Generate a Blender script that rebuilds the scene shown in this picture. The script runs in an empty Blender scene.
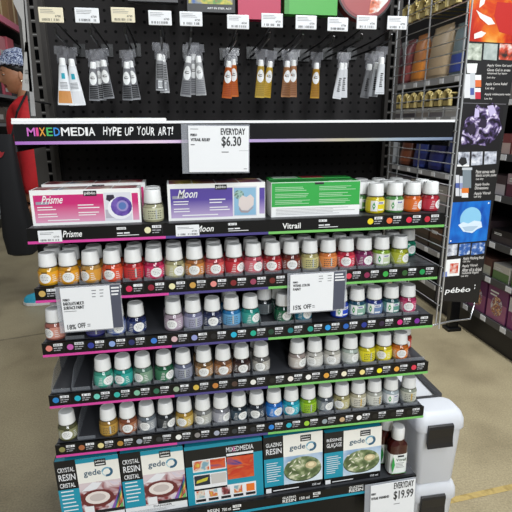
import bpy, bmesh, math, random
from mathutils import Vector, Matrix
random.seed(7)
sc = bpy.context.scene
C = sc.collection
sc.view_settings.view_transform = 'Standard'; sc.view_settings.look = 'None'
sc.view_settings.gamma = 1; sc.view_settings.use_curve_mapping = False
sc.view_settings.exposure = 0.0

# ------------------------------------------------------------------ camera
F = 485.0; YAW, PIT, ROL = 0.16788949, 0.26733023, -0.00469289
CAM = Vector((0.298268, -1.039006, 1.2))
fw = Vector((math.sin(YAW)*math.cos(PIT), math.cos(YAW)*math.cos(PIT), -math.sin(PIT)))
r0 = Vector((math.cos(YAW), -math.sin(YAW), 0)); u0 = r0.cross(fw)
RT = r0*math.cos(ROL)+u0*math.sin(ROL); UP = u0*math.cos(ROL)-r0*math.sin(ROL)
cd = bpy.data.cameras.new('camera'); cam = bpy.data.objects.new('camera', cd); C.objects.link(cam)
m = Matrix.Identity(4)
for i in range(3):
    m[i][0] = RT[i]; m[i][1] = UP[i]; m[i][2] = -fw[i]; m[i][3] = CAM[i]
cam.matrix_world = m; cd.sensor_width = 36; cd.lens = F/512*36; cd.clip_start = 0.02
sc.camera = cam
def ray(px, py): return fw+(px-256)/F*RT-(py-256)/F*UP
def at(px, py, axis, val):
    d = ray(px, py); return CAM+d*((val-CAM[axis])/d[axis])
def PX(px, py, y): p = at(px, py, 1, y); return p.x, p.z

# ------------------------------------------------------------------ materials
def lin(c): return c/12.92 if c <= .04045 else ((c+.055)/1.055)**2.4
def rgb(h):
    if isinstance(h, str):
        h = h.lstrip('#'); return tuple(lin(int(h[i:i+2], 16)/255) for i in (0, 2, 4))
    return h
MC = {}
def mat(h, rough=.5, metal=0, spec=.5, name=None, coat=0):
    k = (h, rough, metal, spec, coat)
    if k in MC: return MC[k]
    m = bpy.data.materials.new(name or 'paint_'+str(h).strip('#')); m.use_nodes = True
    b = m.node_tree.nodes['Principled BSDF']; c = rgb(h)
    b.inputs['Base Color'].default_value = (*c, 1); b.inputs['Roughness'].default_value = rough
    b.inputs['Metallic'].default_value = metal; b.inputs['Specular IOR Level'].default_value = spec
    b.inputs['Coat Weight'].default_value = coat; b.inputs['Coat Roughness'].default_value = .1
    MC[k] = m; return m
def ramp_mat(name, cols, scale=5, rough=.4, detail=3, dist=0., kind='noise', pos=None, sc3=(1, 1, 1), bump=0, spec=.5):
    m = bpy.data.materials.new(name); m.use_nodes = True; nt = m.node_tree; N = nt.nodes; L = nt.links
    b = N['Principled BSDF']; b.inputs['Roughness'].default_value = rough; b.inputs['Specular IOR Level'].default_value = spec
    tc = N.new('ShaderNodeTexCoord'); mp = N.new('ShaderNodeMapping'); mp.inputs['Scale'].default_value = sc3
    L.new(tc.outputs['Object'], mp.inputs['Vector'])
    if kind == 'noise':
        t = N.new('ShaderNodeTexNoise'); t.inputs['Scale'].default_value = scale; t.inputs['Detail'].default_value = detail
        t.inputs['Distortion'].default_value = dist; out = t.outputs['Fac']
    else:
        t = N.new('ShaderNodeTexVoronoi'); t.inputs['Scale'].default_value = scale; out = t.outputs['Distance']
    L.new(mp.outputs['Vector'], t.inputs['Vector'])
    r = N.new('ShaderNodeValToRGB'); L.new(out, r.inputs['Fac']); L.new(r.outputs['Color'], b.inputs['Base Color'])
    n = len(cols)
    pos = pos or [.3+.4*i/(n-1) for i in range(n)]
    e = r.color_ramp.elements
    while len(e) < n: e.new(.5)
    for i, (p, c) in enumerate(zip(pos, cols)): e[i].position = p
    for i, c in enumerate(cols): e[i].color = (*rgb(c), 1)
    if bump:
        bn = N.new('ShaderNodeBump'); bn.inputs['Strength'].default_value = bump; bn.inputs['Distance'].default_value = .002
        L.new(out, bn.inputs['Height']); L.new(bn.outputs['Normal'], b.inputs['Normal'])
    return m
def clear_mat(name, tint, opacity=.12, rough=.08):
    m = bpy.data.materials.new(name); m.use_nodes = True; nt = m.node_tree; N = nt.nodes; L = nt.links
    b = N['Principled BSDF']; b.inputs['Base Color'].default_value = (*rgb(tint), 1); b.inputs['Roughness'].default_value = rough
    t = N.new('ShaderNodeBsdfTransparent'); mx = N.new('ShaderNodeMixShader'); o = N['Material Output']
    fr = N.new('ShaderNodeLayerWeight'); fr.inputs['Blend'].default_value = .25
    mm = N.new('ShaderNodeMath'); mm.operation = 'MULTIPLY_ADD'; mm.inputs[1].default_value = .45; mm.inputs[2].default_value = opacity; mm.use_clamp = True
    L.new(fr.outputs['Facing'], mm.inputs[0]); L.new(mm.outputs[0], mx.inputs['Fac'])
    L.new(t.outputs[0], mx.inputs[1]); L.new(b.outputs[0], mx.inputs[2]); L.new(mx.outputs[0], o.inputs['Surface'])
    return m
BLACK = mat('#09090b', .35, spec=.35); DARK = mat('#151517', .45, spec=.35); SHELF = mat('#29292c', .38); SHELFTOP = mat('#36373b', .42)
WHITE = mat('#f2f2f0', .45); CAPW = mat('#e8e8e6', .42); PAPER = mat('#e9eaec', .6); INK = mat('#17171a', .6); GREYI = mat('#77787c', .6)
CREAM = mat('#e6dcc0', .6); STEEL = mat('#b9b9bb', .28, .9); CHROME = mat('#d4d4d4', .3, .55)
TEAL = mat('#1a93ad', .45); MAG = mat('#d4459c', .3, coat=.3); VIO = mat('#4a4282', .3, coat=.3); GRN = mat('#78c266', .3, coat=.3)
PLEX = clear_mat('clear_acrylic', '#b6bac0', .13); PLEX2 = clear_mat('clear_plastic', '#c9ccd4', .3, .15)
TAB = clear_mat('clear_hang_tab', '#b8b8be', .16, .12)
FROST = None

# ------------------------------------------------------------------ mesh builder
TC = {}
def text_geo(s):
    if s in TC: return TC[s]
    cu = bpy.data.curves.new('t', 'FONT'); cu.body = s; cu.resolution_u = 2; cu.offset = .012
    o = bpy.data.objects.new('t', cu); C.objects.link(o)
    dg = bpy.context.evaluated_depsgraph_get(); me = bpy.data.meshes.new_from_object(o.evaluated_get(dg))
    v = [tuple(q.co) for q in me.vertices]; f = [tuple(p.vertices) for p in me.polygons]
    bpy.data.objects.remove(o); bpy.data.curves.remove(cu); bpy.data.meshes.remove(me)
    xs = [a[0] for a in v]; ys = [a[1] for a in v]
    x0, x1, y0, y1 = min(xs), max(xs), min(ys), max(ys)
    v = [((a[0]-x0)/(x1-x0), (a[1]-y0)/(y1-y0)) for a in v]
    TC[s] = (v, f); return TC[s]
class MB:
    def __init__(s, mt=None, T=None): s.v = []; s.f = []; s.k = []; s.m = []; s.c = 0; s.sm = []; s.T = T; s.S = False; s.bold = 0; mt and s.M(mt)
    def M(s, mt):
        if mt not in s.m: s.m.append(mt)
        s.c = s.m.index(mt); return s
    def add(s, vs, fs):
        n = len(s.v)
        for p in vs:
            p = Vector(p); s.v.append(s.T @ p if s.T else p)
        for f in fs: s.f.append([n+i for i in f]); s.k.append(s.c); s.sm.append(s.S)
        return s
    def box(s, x0, x1, y0, y1, z0, z1, bev=0):
        if bev: # chamfered along vertical edges and the top
            b = bev; pts = [(x0+b, y0), (x1-b, y0), (x1, y0+b), (x1, y1-b), (x1-b, y1), (x0+b, y1), (x0, y1-b), (x0, y0+b)]
            cx, cy = (x0+x1)/2, (y0+y1)/2; sx = (x1-x0-2*b)/(x1-x0); sy = (y1-y0-2*b)/(y1-y0)
            rings = []
            for z, k in ((z0, 1), (z0+b, 0), (z1-b, 0), (z1, 1)):
                rings.append([(cx+(p[0]-cx)*(sx if k else 1), cy+(p[1]-cy)*(sy if k else 1), z) for p in pts])
            return s.loft(rings)
        return s.add([(x0, y0, z0), (x1, y0, z0), (x1, y1, z0), (x0, y1, z0), (x0, y0, z1), (x1, y0, z1), (x1, y1, z1), (x0, y1, z1)],
                     [(0, 3, 2, 1), (4, 5, 6, 7), (0, 1, 5, 4), (1, 2, 6, 5), (2, 3, 7, 6), (3, 0, 4, 7)])
    def loft(s, rings, cap=True):
        n = len(rings[0]); vs = [p for r in rings for p in r]; fs = []
        for i in range(len(rings)-1):
            for j in range(n): a = i*n+j; b = i*n+(j+1) % n; fs.append((a, b, b+n, a+n))
        if cap: fs.append(tuple(reversed(range(n)))); fs.append(tuple(range((len(rings)-1)*n, len(rings)*n)))
        return s.add(vs, fs)
    def lathe(s, prof, seg=20, cx=0, cy=0, cz=0, cap=True):
        return s.loft([[(cx+r*math.cos(2*math.pi*j/seg), cy+r*math.sin(2*math.pi*j/seg), cz+z) for j in range(seg)] for r, z in prof], cap)
    def tube(s, pts, r, seg=6):
        pts = [Vector(p) for p in pts]; rings = []
        for i, p in enumerate(pts):
            d = (pts[min(i+1, len(pts)-1)]-pts[max(i-1, 0)]).normalized()
            a = d.cross(Vector((0, 0, 1)) if abs(d.z) < .9 else Vector((0, 1, 0))).normalized(); b = d.cross(a)
            rr = r[i] if isinstance(r, (list, tuple)) else r
            rings.append([p+a*rr*math.cos(2*math.pi*j/seg)+b*rr*math.sin(2*math.pi*j/seg) for j in range(seg)])
        return s.loft(rings)
    def rect(s, x0, x1, z0, z1, y): return s.add([(x0, y, z0), (x1, y, z0), (x1, y, z1), (x0, y, z1)], [(0, 1, 2, 3)])
    def poly(s, pts, y): return s.add([(p[0], y, p[1]) for p in pts], [tuple(range(len(pts)))])
    def disc(s, x, z, rx, y, rz=None, n=16):
        rz = rz or rx; return s.poly([(x+rx*math.cos(2*math.pi*i/n), z+rz*math.sin(2*math.pi*i/n)) for i in range(n)], y)
    def ring(s, x, z, r1, r2, y, n=20, a0=0, a1=2*math.pi):
        vs = []; 
        for i in range(n+1):
            a = a0+(a1-a0)*i/n; vs += [(x+r1*math.cos(a), y, z+r1*math.sin(a)), (x+r2*math.cos(a), y, z+r2*math.sin(a))]
        return s.add(vs, [(2*i, 2*i+1, 2*i+3, 2*i+2) for i in range(n)])
    def text(s, t, x0, x1, z0, z1, y, sh=0):
        v, f = text_geo(t)
        if s.bold: s.add([(x0+s.bold+(x1-x0)*a+sh*b, y-.00005, z0+s.bold*.5+(z1-z0)*b) for a, b in v], f)
        return s.add([(x0+(x1-x0)*a+sh*b, y, z0+(z1-z0)*b) for a, b in v], f)
    def lines(s, x0, x1, z0, z1, n, y, fill=.55):
        h = (z1-z0)/n
        for i in range(n):
            w = (x1-x0)*random.uniform(.6, 1); s.rect(x0, x0+w, z0+h*i+h*(1-fill)/2, z0+h*i+h*(1+fill)/2, y)
        return s
    def bars(s, x0, x1, z0, z1, y, n=18):
        w = (x1-x0)/n
        for i in range(n):
            if random.random() < .75: s.rect(x0+i*w, x0+i*w+w*random.uniform(.3, .7), z0, z1, y)
        return s
    def build(s, name, parent=None, origin=None, rot=None, smooth=None):
        me = bpy.data.meshes.new(name)
        off = Vector(origin) if origin else Vector((0, 0, 0))
        if parent is not None and origin is None:
            p = parent
            while p is not None: off += p.location; p = p.parent
        me.from_pydata([v-off for v in s.v], [], s.f)
        for mt in s.m: me.materials.append(mt)
        me.polygons.foreach_set('material_index', s.k)
        if smooth is not None or any(s.sm):
            me.polygons.foreach_set('use_smooth', [True]*len(s.f) if smooth else s.sm)
        me.update()
        o = bpy.data.objects.new(name, me); C.objects.link(o)
        if parent is not None: o.parent = parent
        elif origin: o.location = origin
        if smooth: shade(o)
        return o
def shade(o, ang=40):
    me = o.data; bm = bmesh.new(); bm.from_mesh(me); a = math.radians(ang)
    for e in bm.edges: e.smooth = len(e.link_faces) == 2 and e.calc_face_angle(9) < a
    for f in bm.faces: f.smooth = True
    bm.to_mesh(me); bm.free()
def tag(o, label=None, cat=None, group=None, kind=None):
    if label: o['label'] = label
    if cat: o['category'] = cat
    if group: o['group'] = group
    if kind: o['kind'] = kind
    return o
def empty(name, loc, label=None, cat=None, group=None, rz=0):
    o = bpy.data.objects.new(name, None); C.objects.link(o); o.location = loc; o.rotation_euler = (0, 0, rz)
    o.empty_display_size = .02
    return tag(o, label, cat, group)
def part(name, mb, parent, smooth=None): # mesh given in the parent's own coordinates
    return mb.build(name, parent, origin=(0, 0, 0), smooth=smooth)
KIDS = {}
def copy_tree(o, parent=None):
    c = o.copy(); C.objects.link(c)
    if parent is not None: c.parent = parent
    for ch in KIDS.get(o.name) or [q for q in o.children]: copy_tree(ch, c)
    return c

# ------------------------------------------------------------------ setting
fl = ramp_mat('polished_concrete', ['#7f735a', '#9c8f72', '#a89b7c'], 3.2, .42, 9, .2, pos=[.25, .5, .8], spec=.35)
nt = fl.node_tree; N = nt.nodes; L = nt.links
n2 = N.new('ShaderNodeTexNoise'); n2.inputs['Scale'].default_value = 160; n2.inputs['Detail'].default_value = 4
tc = N.new('ShaderNodeTexCoord'); L.new(tc.outputs['Object'], n2.inputs['Vector'])
mx = N.new('ShaderNodeMixRGB'); mx.blend_type = 'OVERLAY'; mx.inputs['Fac'].default_value = .55
cr = [n for n in N if n.type == 'VALTORGB'][0]; b = N['Principled BSDF']
L.new(cr.outputs['Color'], mx.inputs[1]); L.new(n2.outputs['Fac'], mx.inputs[2]); L.new(mx.outputs[0], b.inputs['Base Color'])
g = MB(fl); g.box(-5, 6, -4, 10, -.1, 0)
floor = tag(g.build('floor'), kind='structure')
# saw-cut joint in the slab
j0 = at(440, 503, 2, 0); j1 = at(512, 487, 2, 0); d = (j1-j0).normalized()
a = j0; b_ = j0+d*2; nrm = Vector((-d.y, d.x, 0))*.012
JM = ramp_mat('joint_filler', ['#8a7440', '#b39a5c', '#a58c55'], 30, .7)
g = MB(JM); g.add([a-nrm+Vector((0, 0, .001)), b_-nrm+Vector((0, 0, .001)), b_+nrm+Vector((0, 0, .001)), a+nrm+Vector((0, 0, .001))], [(0, 1, 2, 3)])
tag(g.build('trim_1'), kind='structure')
g = MB(ramp_mat('joint_sealant', ['#6f6550', '#8a7d62'], 30, .7)); a = at(-60, 350, 2, 0)+Vector((0, 0, .001)); b_ = at(60, 331, 2, 0)+Vector((0, 0, .001)); nrm = Vector((.0, .010, 0))
g.add([a-nrm, b_-nrm, b_+nrm, a+nrm], [(0, 1, 2, 3)]); tag(g.build('trim_2'), kind='structure')
g = MB(ramp_mat('painted_wall', ['#8b8781', '#9a968f'], 4, .8)); g.box(-5, 6, 9.2, 9.3, 0, 4.6)
tag(g.build('wall_back'), kind='structure')

# ------------------------------------------------------------------ gondola
W = .92; DB = .40
gon = empty('gondola_unit', (.46, .4, 0), 'black steel display gondola with slotted uprights and perforated back panel', 'display rack')
pg = bpy.data.materials.new('perforated_panel'); pg.use_nodes = True; nt = pg.node_tree; N = nt.nodes; L = nt.links
b = N['Principled BSDF']; b.inputs['Roughness'].default_value = .75; b.inputs['Specular IOR Level'].default_value = .12
tc = N.new('ShaderNodeTexCoord'); sx = N.new('ShaderNodeSeparateXYZ'); L.new(tc.outputs['Object'], sx.inputs[0])
def mnode(op, a, bb=None):
    n = N.new('ShaderNodeMath'); n.operation = op
    for i, q in enumerate((a, bb)):
        if q is None: continue
        if isinstance(q, (int, float)): n.inputs[i].default_value = q
        else: L.new(q, n.inputs[i])
    return n.outputs[0]
def cell(o): return mnode('POWER', mnode('SUBTRACT', mnode('FRACT', mnode('DIVIDE', o, .0254)), .5), 2)
dd = mnode('LESS_THAN', mnode('SQRT', mnode('ADD', cell(sx.outputs[0]), cell(sx.outputs[2]))), .15)
mx = N.new('ShaderNodeMixRGB'); L.new(dd, mx.inputs[0]); mx.inputs[1].default_value = (*rgb('#2b2929'), 1); mx.inputs[2].default_value = (.001, .001, .001, 1)
L.new(mx.outputs[0], b.inputs['Base Color'])
MB(pg).box(-.006, .955, .40, .408, .05, 1.8).build('back_panel', gon)
UPM = mat('#45423f', .6, spec=.2); UPD = mat('#363331', .6, spec=.2)
def upright(x0, x1, side):
    g = MB(UPM); g.box(x0, x1, .375, .43, 0, 1.8)
    g.M(UPD); xs = x1-.012 if side < 0 else x0+.001; g.rect(xs, xs+.011, .0, 1.8, .3745)
    g.M(mat('#010101', .9, spec=.05))
    xc = x0+(x1-x0)*(.58 if side < 0 else .4)
    for i in range(50):
        z = .12+i*.0318
        g.rect(xc-.0048, xc+.0048, z, z+.0235, .3742)
    g.M(mat('#8a8885', .4))
    for i in range(50): g.rect(xc-.005, xc+.005, .12+i*.0318-.0045, .12+i*.0318-.003, .3740)
    g.build('upright', gon)
upright(-.066, -.004, -1); upright(.925, .962, 1)
MB(DARK).box(-.02, .935, .03, .42, 0, .2).build('base', gon)
MB(BLACK).box(-.02, .935, .028, .0295, .005, .195).build('kick_plate', gon)
MB(DARK).box(-.06, .96, .44, .5, 0, 1.8).build('rear_panel', gon)

TIER = [.961, .832, .705, .577, .447]
SH = .033
def dots_strip(g, z, cells, y=-.0042):
    for (px, col, prev) in cells:
        x, _ = PX(px, 300, 0) if False else (px, 0)
        g.M(mat(col, .4)); g.disc(x, z+.0205, .0070, y-.0004, n=14)
        g.M(PAPER); g.rect(x+.0095, x+.0285, z+.0245, z+.0305, y-.0002)
        g.M(INK); g.bars(x+.011, x+.027, z+.0255, z+.0295, y-.0005, 10)
        g.M(mat('#a4a4a8', .5)); g.rect(x+.0095, x+.0165, z+.0188, z+.0212, y-.0002); g.rect(x+.018, x+.0275, z+.0186, z+.021, y-.0002)
        g.rect(x+.0095, x+.013, z+.0135, z+.0158, y-.0002); g.rect(x+.0145, x+.0235, z+.0138, z+.0158, y-.0002)
        g.M(mat('#3b3b3e', .5)); g.rect(x+.0305, x+.031, z+.012, z+.032, y-.0002)
names = ['top kit shelf', 'first jar shelf', 'second jar shelf', 'third jar shelf', 'fourth jar shelf']
def shelf_at(z, label, cells, extra=None, xa=.0, xb=.918):
    r = empty('display_shelf', (.46, 0, z), label, 'shelf', 'paint display shelves')
    g = MB(SHELF); g.box(xa, xb, 0, .396, z+SH-.008, z+SH-.002)
    g.M(SHELFTOP); g.box(xa+.001, xb-.001, .0005, .396, z+SH-.002, z+SH)
    g.M(DARK); g.box(xa, xb, -.001, .004, z+.002, z+SH)
    for x in (xa, xb-.003): # side brackets, taper towards the front
        g.add([(x, .002, z+.004), (x, .396, z-.022), (x, .396, z+SH-.002), (x, .002, z+SH-.002), (x+.003, .002, z+.004), (x+.003, .396, z-.022), (x+.003, .396, z+SH-.002), (x+.003, .002, z+SH-.002)],
              [(0, 1, 2, 3), (7, 6, 5, 4), (0, 4, 5, 1), (3, 2, 6, 7), (0, 3, 7, 4), (1, 5, 6, 2)])
    g.build('tray', r)
    g = MB(BLACK); g.box(xa-.002, xb+.002, -.004, -.001, z, z+SH)
    for c, a, b2 in ((MAG, xa-.002, .277), (VIO, .277, .502), (GRN, .502, xb+.002)):
        g.M(c); g.box(a, b2, -.0052, -.004, z+.0005, z+.0060)
    if cells: dots_strip(g, z, cells)
    if extra: extra(g, z)
    g.build('price_strip', r)
    return r
def rowx(lst, y): return [(PX(a, y+(a-250)*-.075, 0)[0], c, None) for a, c in lst]
cells1 = rowx([(44, '#c8a45c'), (64, '#c9a070'), (88, '#c65a3c'), (109, '#d03c30'), (130, '#cf2a55'), (151.7, '#8e1f35'), (172.5, '#e6dfae'), (193, '#c99a4c'), (213.6, '#e08a84'), (233.4, '#7d2429'), (253, '#97405a'), (272, '#6a2420'), (291, '#7a4a30'), (310, '#d8cfa0'), (329, '#e0834a'), (348, '#d23a50'), (366, '#8a2850'), (384.5, '#3aa848'), (403.6, '#2f5a2c'), (421, '#1f9450')], 288)
cells2 = rowx([(50.5, '#dc8478'), (71.5, '#c05aa8'), (92, '#2c3a94'), (113, '#8aa2d8'), (132.4, '#262d60'), (154.5, '#3a78cc'), (174.8, '#d3b0b4'), (194.6, '#9098cc'), (213.6, '#18181c'), (233.7, '#22aed0'), (253, '#1ea88c'), (270.7, '#1c3f30'), (290, '#1a7478'), (309.7, '#1f9484'), (327, '#2a9ae0'), (345, '#2560b4'), (363, '#26368e'), (380.6, '#30203c'), (398.5, '#d42a7c'), (415.5, '#7a2a94')], 340)
cells3 = rowx([(57, '#1f7cc0'), (78.7, '#1eaec4'), (97.8, '#6cc8b8'), (117.8, '#36b0a4'), (137.6, '#7cb89c'), (157, '#2f6a50'), (176.7, '#98a890'), (196.4, '#d0b04c'), (215.5, '#c07c3c'), (234.5, '#4c3830'), (253, '#e6e4dc'), (271.8, '#1a1a1a'), (290, '#e8dfd8'), (307.7, '#f0eee8'), (325.5, '#e0a040'), (343, '#ece4c8'), (361, '#ecd888'), (378, '#ecde20'), (395, '#e6a444'), (412, '#d63a50')], 390)
cells4 = rowx([(63, '#8a8650'), (82.5, '#a86440'), (101.6, '#e0d090'), (121, '#b08038'), (140, '#9aa0aa'), (159.4, '#303234'), (179, '#ecece6'), (197.7, '#8c8684'), (216.8, '#a4a8b8'), (234.5, '#303438'), (252.8, '#26282c'), (271, '#2a80d4'), (288.4, '#24aec0'), (306, '#9cc83c'), (323.7, '#8f9ba0'), (341, '#c4a47c'), (357.7, '#f0eeea'), (373.5, '#141414'), (391, '#141414'), (407, '#141414')], 438)
def topx(g, z):
    y = -.0046
    x = PX(80, 235, 0)[0]
    g.M(WHITE); g.text('Prisme', PX(63, 235, 0)[0], PX(82, 235, 0)[0], z+.012, z+.026, y, .003)
    g.text('Moon', PX(196, 230, 0)[0], PX(213, 230, 0)[0], z+.012, z+.026, y, .003)
    g.text('Vitrail', PX(282, 228, 0)[0], PX(300, 228, 0)[0], z+.011, z+.024, y)
    for px in (117, 228, 318): 
        xx = PX(px, 230, 0)[0]; g.M(PAPER); g.rect(xx, xx+.019, z+.024, z+.029, y); g.rect(xx, xx+.012, z+.015, z+.0175, y); g.rect(xx+.014, xx+.026, z+.015, z+.0178, y); g.rect(xx, xx+.045, z+.0108, z+.0122, y)
        g.M(INK); g.bars(xx+.001, xx+.018, z+.025, z+.028, y-.0002, 9)
    dots_strip(g, z, rowx([(148, '#e4dfb4'), (370, '#ecd024'), (389, '#e8703c'), (408.7, '#d62a44'), (427, '#c0283c')], 225))
shelf_at(TIER[0], 'black shelf holding the craft kit boxes, just beneath the header shelf', [], topx, xb=.923)
shelf_at(TIER[1], 'black stepped shelf of orange, red and pink paint jars, first jar row', cells1)
shelf_at(TIER[2], 'black stepped shelf of blue and teal paint jars behind the percent off signs', cells2)
shelf_at(TIER[3], 'black stepped shelf with empty left slots and teal to yellow paint jars', cells3)
shelf_at(TIER[4], 'black stepped shelf of metallic and white paint jars, lowest jar row', cells4)

# header shelf
hz = 1.167
hd = empty('header_shelf', (.46, 0, hz), 'black header shelf lettered MIXEDMEDIA HYPE UP YOUR ART with glossy metal edge', 'shelf')
g = MB(SHELF); g.box(-.001, .924, 0, .392, hz+.03, hz+.036); g.M(mat('#f4f4f6', .25)); g.box(-.003, .926, -.006, .004, hz+.0335, hz+.0385); g.build('tray', hd)
g = MB(mat('#131213', .16, coat=.6)); g.box(-.001, .924, -.004, 0, hz-.006, hz+.033)
HL = ramp_mat('header_stripe_highlight', ['#a868c0', '#c8a0d8', '#e8d0e4', '#c8a8e0', '#b0a0c8', '#c0b8a0', '#98a8b8', '#707c98'], 1, .22)  # purple line; its pale glossy highlight is painted into these ramp colours
hn_ = HL.node_tree; rp_ = [n for n in hn_.nodes if n.type == 'VALTORGB'][0]; tcx = [n for n in hn_.nodes if n.type == 'TEX_COORD'][0]; sxx = hn_.nodes.new('ShaderNodeSeparateXYZ')
hn_.links.new(tcx.outputs['Object'], sxx.inputs[0]); mrr = hn_.nodes.new('ShaderNodeMapRange'); mrr.inputs[1].default_value = -.47; mrr.inputs[2].default_value = .47
hn_.links.new(sxx.outputs[0], mrr.inputs[0]); hn_.links.new(mrr.outputs[0], rp_.inputs['Fac'])
for i, e_ in enumerate(rp_.color_ramp.elements): e_.position = i/7
g.M(HL); g.box(-.001, .924, -.0055, -.004, hz-.0055, hz+.0005)
cols = ['#e0409a', '#a05ad0', '#e8813a', '#3ab4c8', '#4a78e0']
def put(s, pa, pb, cs, y):
    n = len(s); xa = PX(pa, 133, 0)[0]; xb = PX(pb, 133, 0)[0]
    w = {'I': .4, 'M': 1.3, ' ': .6, '!': .4}; tot = sum(w.get(q, 1) for q in s); x = xa
    for i, q in enumerate(s):
        ww = w.get(q, 1)/tot*(xb-xa)
        if q != ' ': g.M(mat(cs[i % len(cs)], .4)); jz = 0 if len(s) < 8 else [.0012, -.001, .0006, -.0008][i % 4]; g.text(q, x+ww*.07, x+ww*.924, hz+.0105+jz, hz+.0265+jz, y, 0 if len(s) < 8 else .0015)
        x += ww
put('MIXED', 27, 61, ['#d070c8', '#e04890', '#e8a03a', '#48b868', '#3c90e0'], -.0044)
put('MEDIA', 61, 96, ['#f2f2f2'], -.0044)
put('HYPE UP YOUR ART!', 103, 173, ['#f2f2f2'], -.0044)
g.build('header_sign', hd)
for x in (-.006, .925): MB(SHELF).box(x, x+.003, .01, .392, hz-.02, hz+.03).build('bracket', hd)
# printed sheet lying on the header shelf
g = MB(WHITE); g.box(-.003, .290, -.004, .30, hz+.0388, hz+.0440)
g.M(ramp_mat('sheet_print', ['#2a6aa8', '#b8b8a0', '#304a50'], 30, .4)); g.box(.11, .26, .006, .28, hz+.0441, hz+.0445)
tag(g.build('printed_board', origin=(.13, .15, hz+.0405)), 'thin white printed board lying on the left of the header shelf', 'board')

# ------------------------------------------------------------------ clear dividers on jar shelves
def divider_mesh():
    g = MB(PLEX)
    for dx in (-.0006, .0006): pass
    g.add([(-.0006, .008, 0), (-.0006, .38, 0), (-.0006, .38, .045), (-.0006, .05, .038), (-.0006, .008, .012), (.0006, .008, 0), (.0006, .38, 0), (.0006, .38, .045), (.0006, .05, .038), (.0006, .008, .012)],
          [(0, 4, 3, 2, 1), (5, 6, 7, 8, 9), (0, 1, 6, 5), (1, 2, 7, 6), (2, 3, 8, 7), (3, 4, 9, 8), (4, 0, 5, 9)])
    g.box(.0006, .040, .008, .0092, 0, .008)
    return g

# ------------------------------------------------------------------ paint jars
def wrap(g, R, a0, a1, z0, z1, n):
    vs = []; 
    for i in range(n+1):
        a = a0+(a1-a0)*i/n; vs += [(R*math.sin(a), -R*math.cos(a), z0*1.1), (R*math.sin(a), -R*math.cos(a), z1*1.1)]
    g.add(vs, [(2*i, 2*i+2, 2*i+3, 2*i+1) for i in range(n)])
def wrap_oval(g, R, ac, zc, ra, rz, n=12):
    vs = []
    for i in range(n+1):
        t = math.pi*i/n; a = ac-ra*math.cos(t); h = rz*math.sin(t)+1e-5
        vs += [(R*math.sin(a), -R*math.cos(a), (zc-h)*1.1), (R*math.sin(a), -R*math.cos(a), (zc+h)*1.1)]
    g.add(vs, [(2*i, 2*i+2, 2*i+3, 2*i+1) for i in range(n)])
body_prof = [(.0185, 0), (.0212, .0015), (.0220, .004), (.0220, .0275), (.0210, .0312), (.0180, .0345), (.0172, .036), (.0172, .0385)]
body_prof = [(r, z*1.1) for r, z in body_prof]
cap_prof = [(.0184, .0408), (.0190, .0418), (.0189, .0445), (.0171, .0676), (.0163, .0693), (.0153, .0698), (.0151, .0691)]
JM = {}
gb = MB(WHITE); gb.lathe(body_prof, 22)
gb.M(mat('#15110f', .3)); gb.lathe([(.0178, .0388), (.0187, .0395), (.0187, .0412), (.0178, .0418)], 22)
ob = gb.build('glass_jar', smooth=True); JM['body'] = ob.data; bpy.data.objects.remove(ob)
gb = MB(CAPW); gb.lathe(cap_prof, 26)
ob = gb.build('cap', smooth=True); JM['cap'] = ob.data; bpy.data.objects.remove(ob)
OVAL = mat('#e9e9e6', .5); OTX = mat('#4a4644', .6)
LBL = mat('#ffffff', .4, name='label_slot')
def label_mesh(st, ac=.22):
    g = MB(LBL); R = .02225
    wrap(g, R, -1.75, 1.75, .0055, .0285, 18)
    if st in ('P', 'Q'):
        g.M(OVAL); wrap_oval(g, R+.0002, ac, .0160, .58, .0098)
        g.M(OTX)
        for k, (z, w) in enumerate(((.0215, .22), (.0185, .36), (.0155, .3), (.0125, .25))): 
            a = ac-w; 
            while a < ac+w:
                s_ = random.uniform(.05, .12); wrap(g, R+.0004, a, a+s_, z-.0003, z+.0006, 1); a += s_+.06
        g.M(LBL); 
        g.M(INK); wrap(g, R+.0002, ac-.28, ac+.28, .0262, .0283, 3)
        g.M(OVAL)
        for k in range(5): wrap(g, R+.0002, ac-1.15+.05*k, ac-.68, .008+.0036*k, .0091+.0036*k, 2)
        for k in range(4): wrap(g, R+.0002, ac+.70, ac+1.15-.05*k, .009+.0040*k, .0101+.0040*k, 2)
    elif st == 'V':
        g.M(mat('#efefec', .5)); wrap(g, R+.0002, -.85, -.12, .006, .028, 5)
        g.M(mat('#2f9a48', .5)); g2 = -.5
        vs = []
        for (da, z) in ((-.17, .0165), (0, .0085), (.17, .0165), (0, .0255)): a = g2+da; vs.append((( R+.0004)*math.sin(a), -(R+.0004)*math.cos(a), z*1.1))
        g.add(vs, [(0, 1, 2, 3)])
        g.M(OVAL); wrap(g, R+.0003, -.1, .7, .0205, .0265, 5); wrap(g, R+.0003, -.05, .6, .0075, .0105, 5)
        g.M(mat('#26308a', .5)); 
        for k in range(5): wrap(g, R+.0004, .0+.11*k, .08+.11*k, .0218, .0252, 1)
    else:
        g.M(OTX)
        for k in range(4):
            a = -.6
            while a < .6:
                s_ = random.uniform(.06, .2); wrap(g, R+.0003, a, a+s_, .0085+.0045*k, .0102+.0045*k, 1); a += s_+.07
        g.M(mat('#c8a040' if st == 'Y' else '#b0b4b2', .5)); wrap(g, R+.0004, .12, .26, .008, .0265, 1)
    o = g.build('label', smooth=True); me = o.data; bpy.data.objects.remove(o); return me
for st in 'PQVCY': JM[st] = [label_mesh(st, q) for q in ((-.45, -.1, .25, .55) if st in 'PQ' else (0,))]
def glass_paint(col):
    k = ('g', col)
    if k not in MC:
        MC[k] = mat(col, .12, spec=.6, coat=.5)
    return MC[k]
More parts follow.
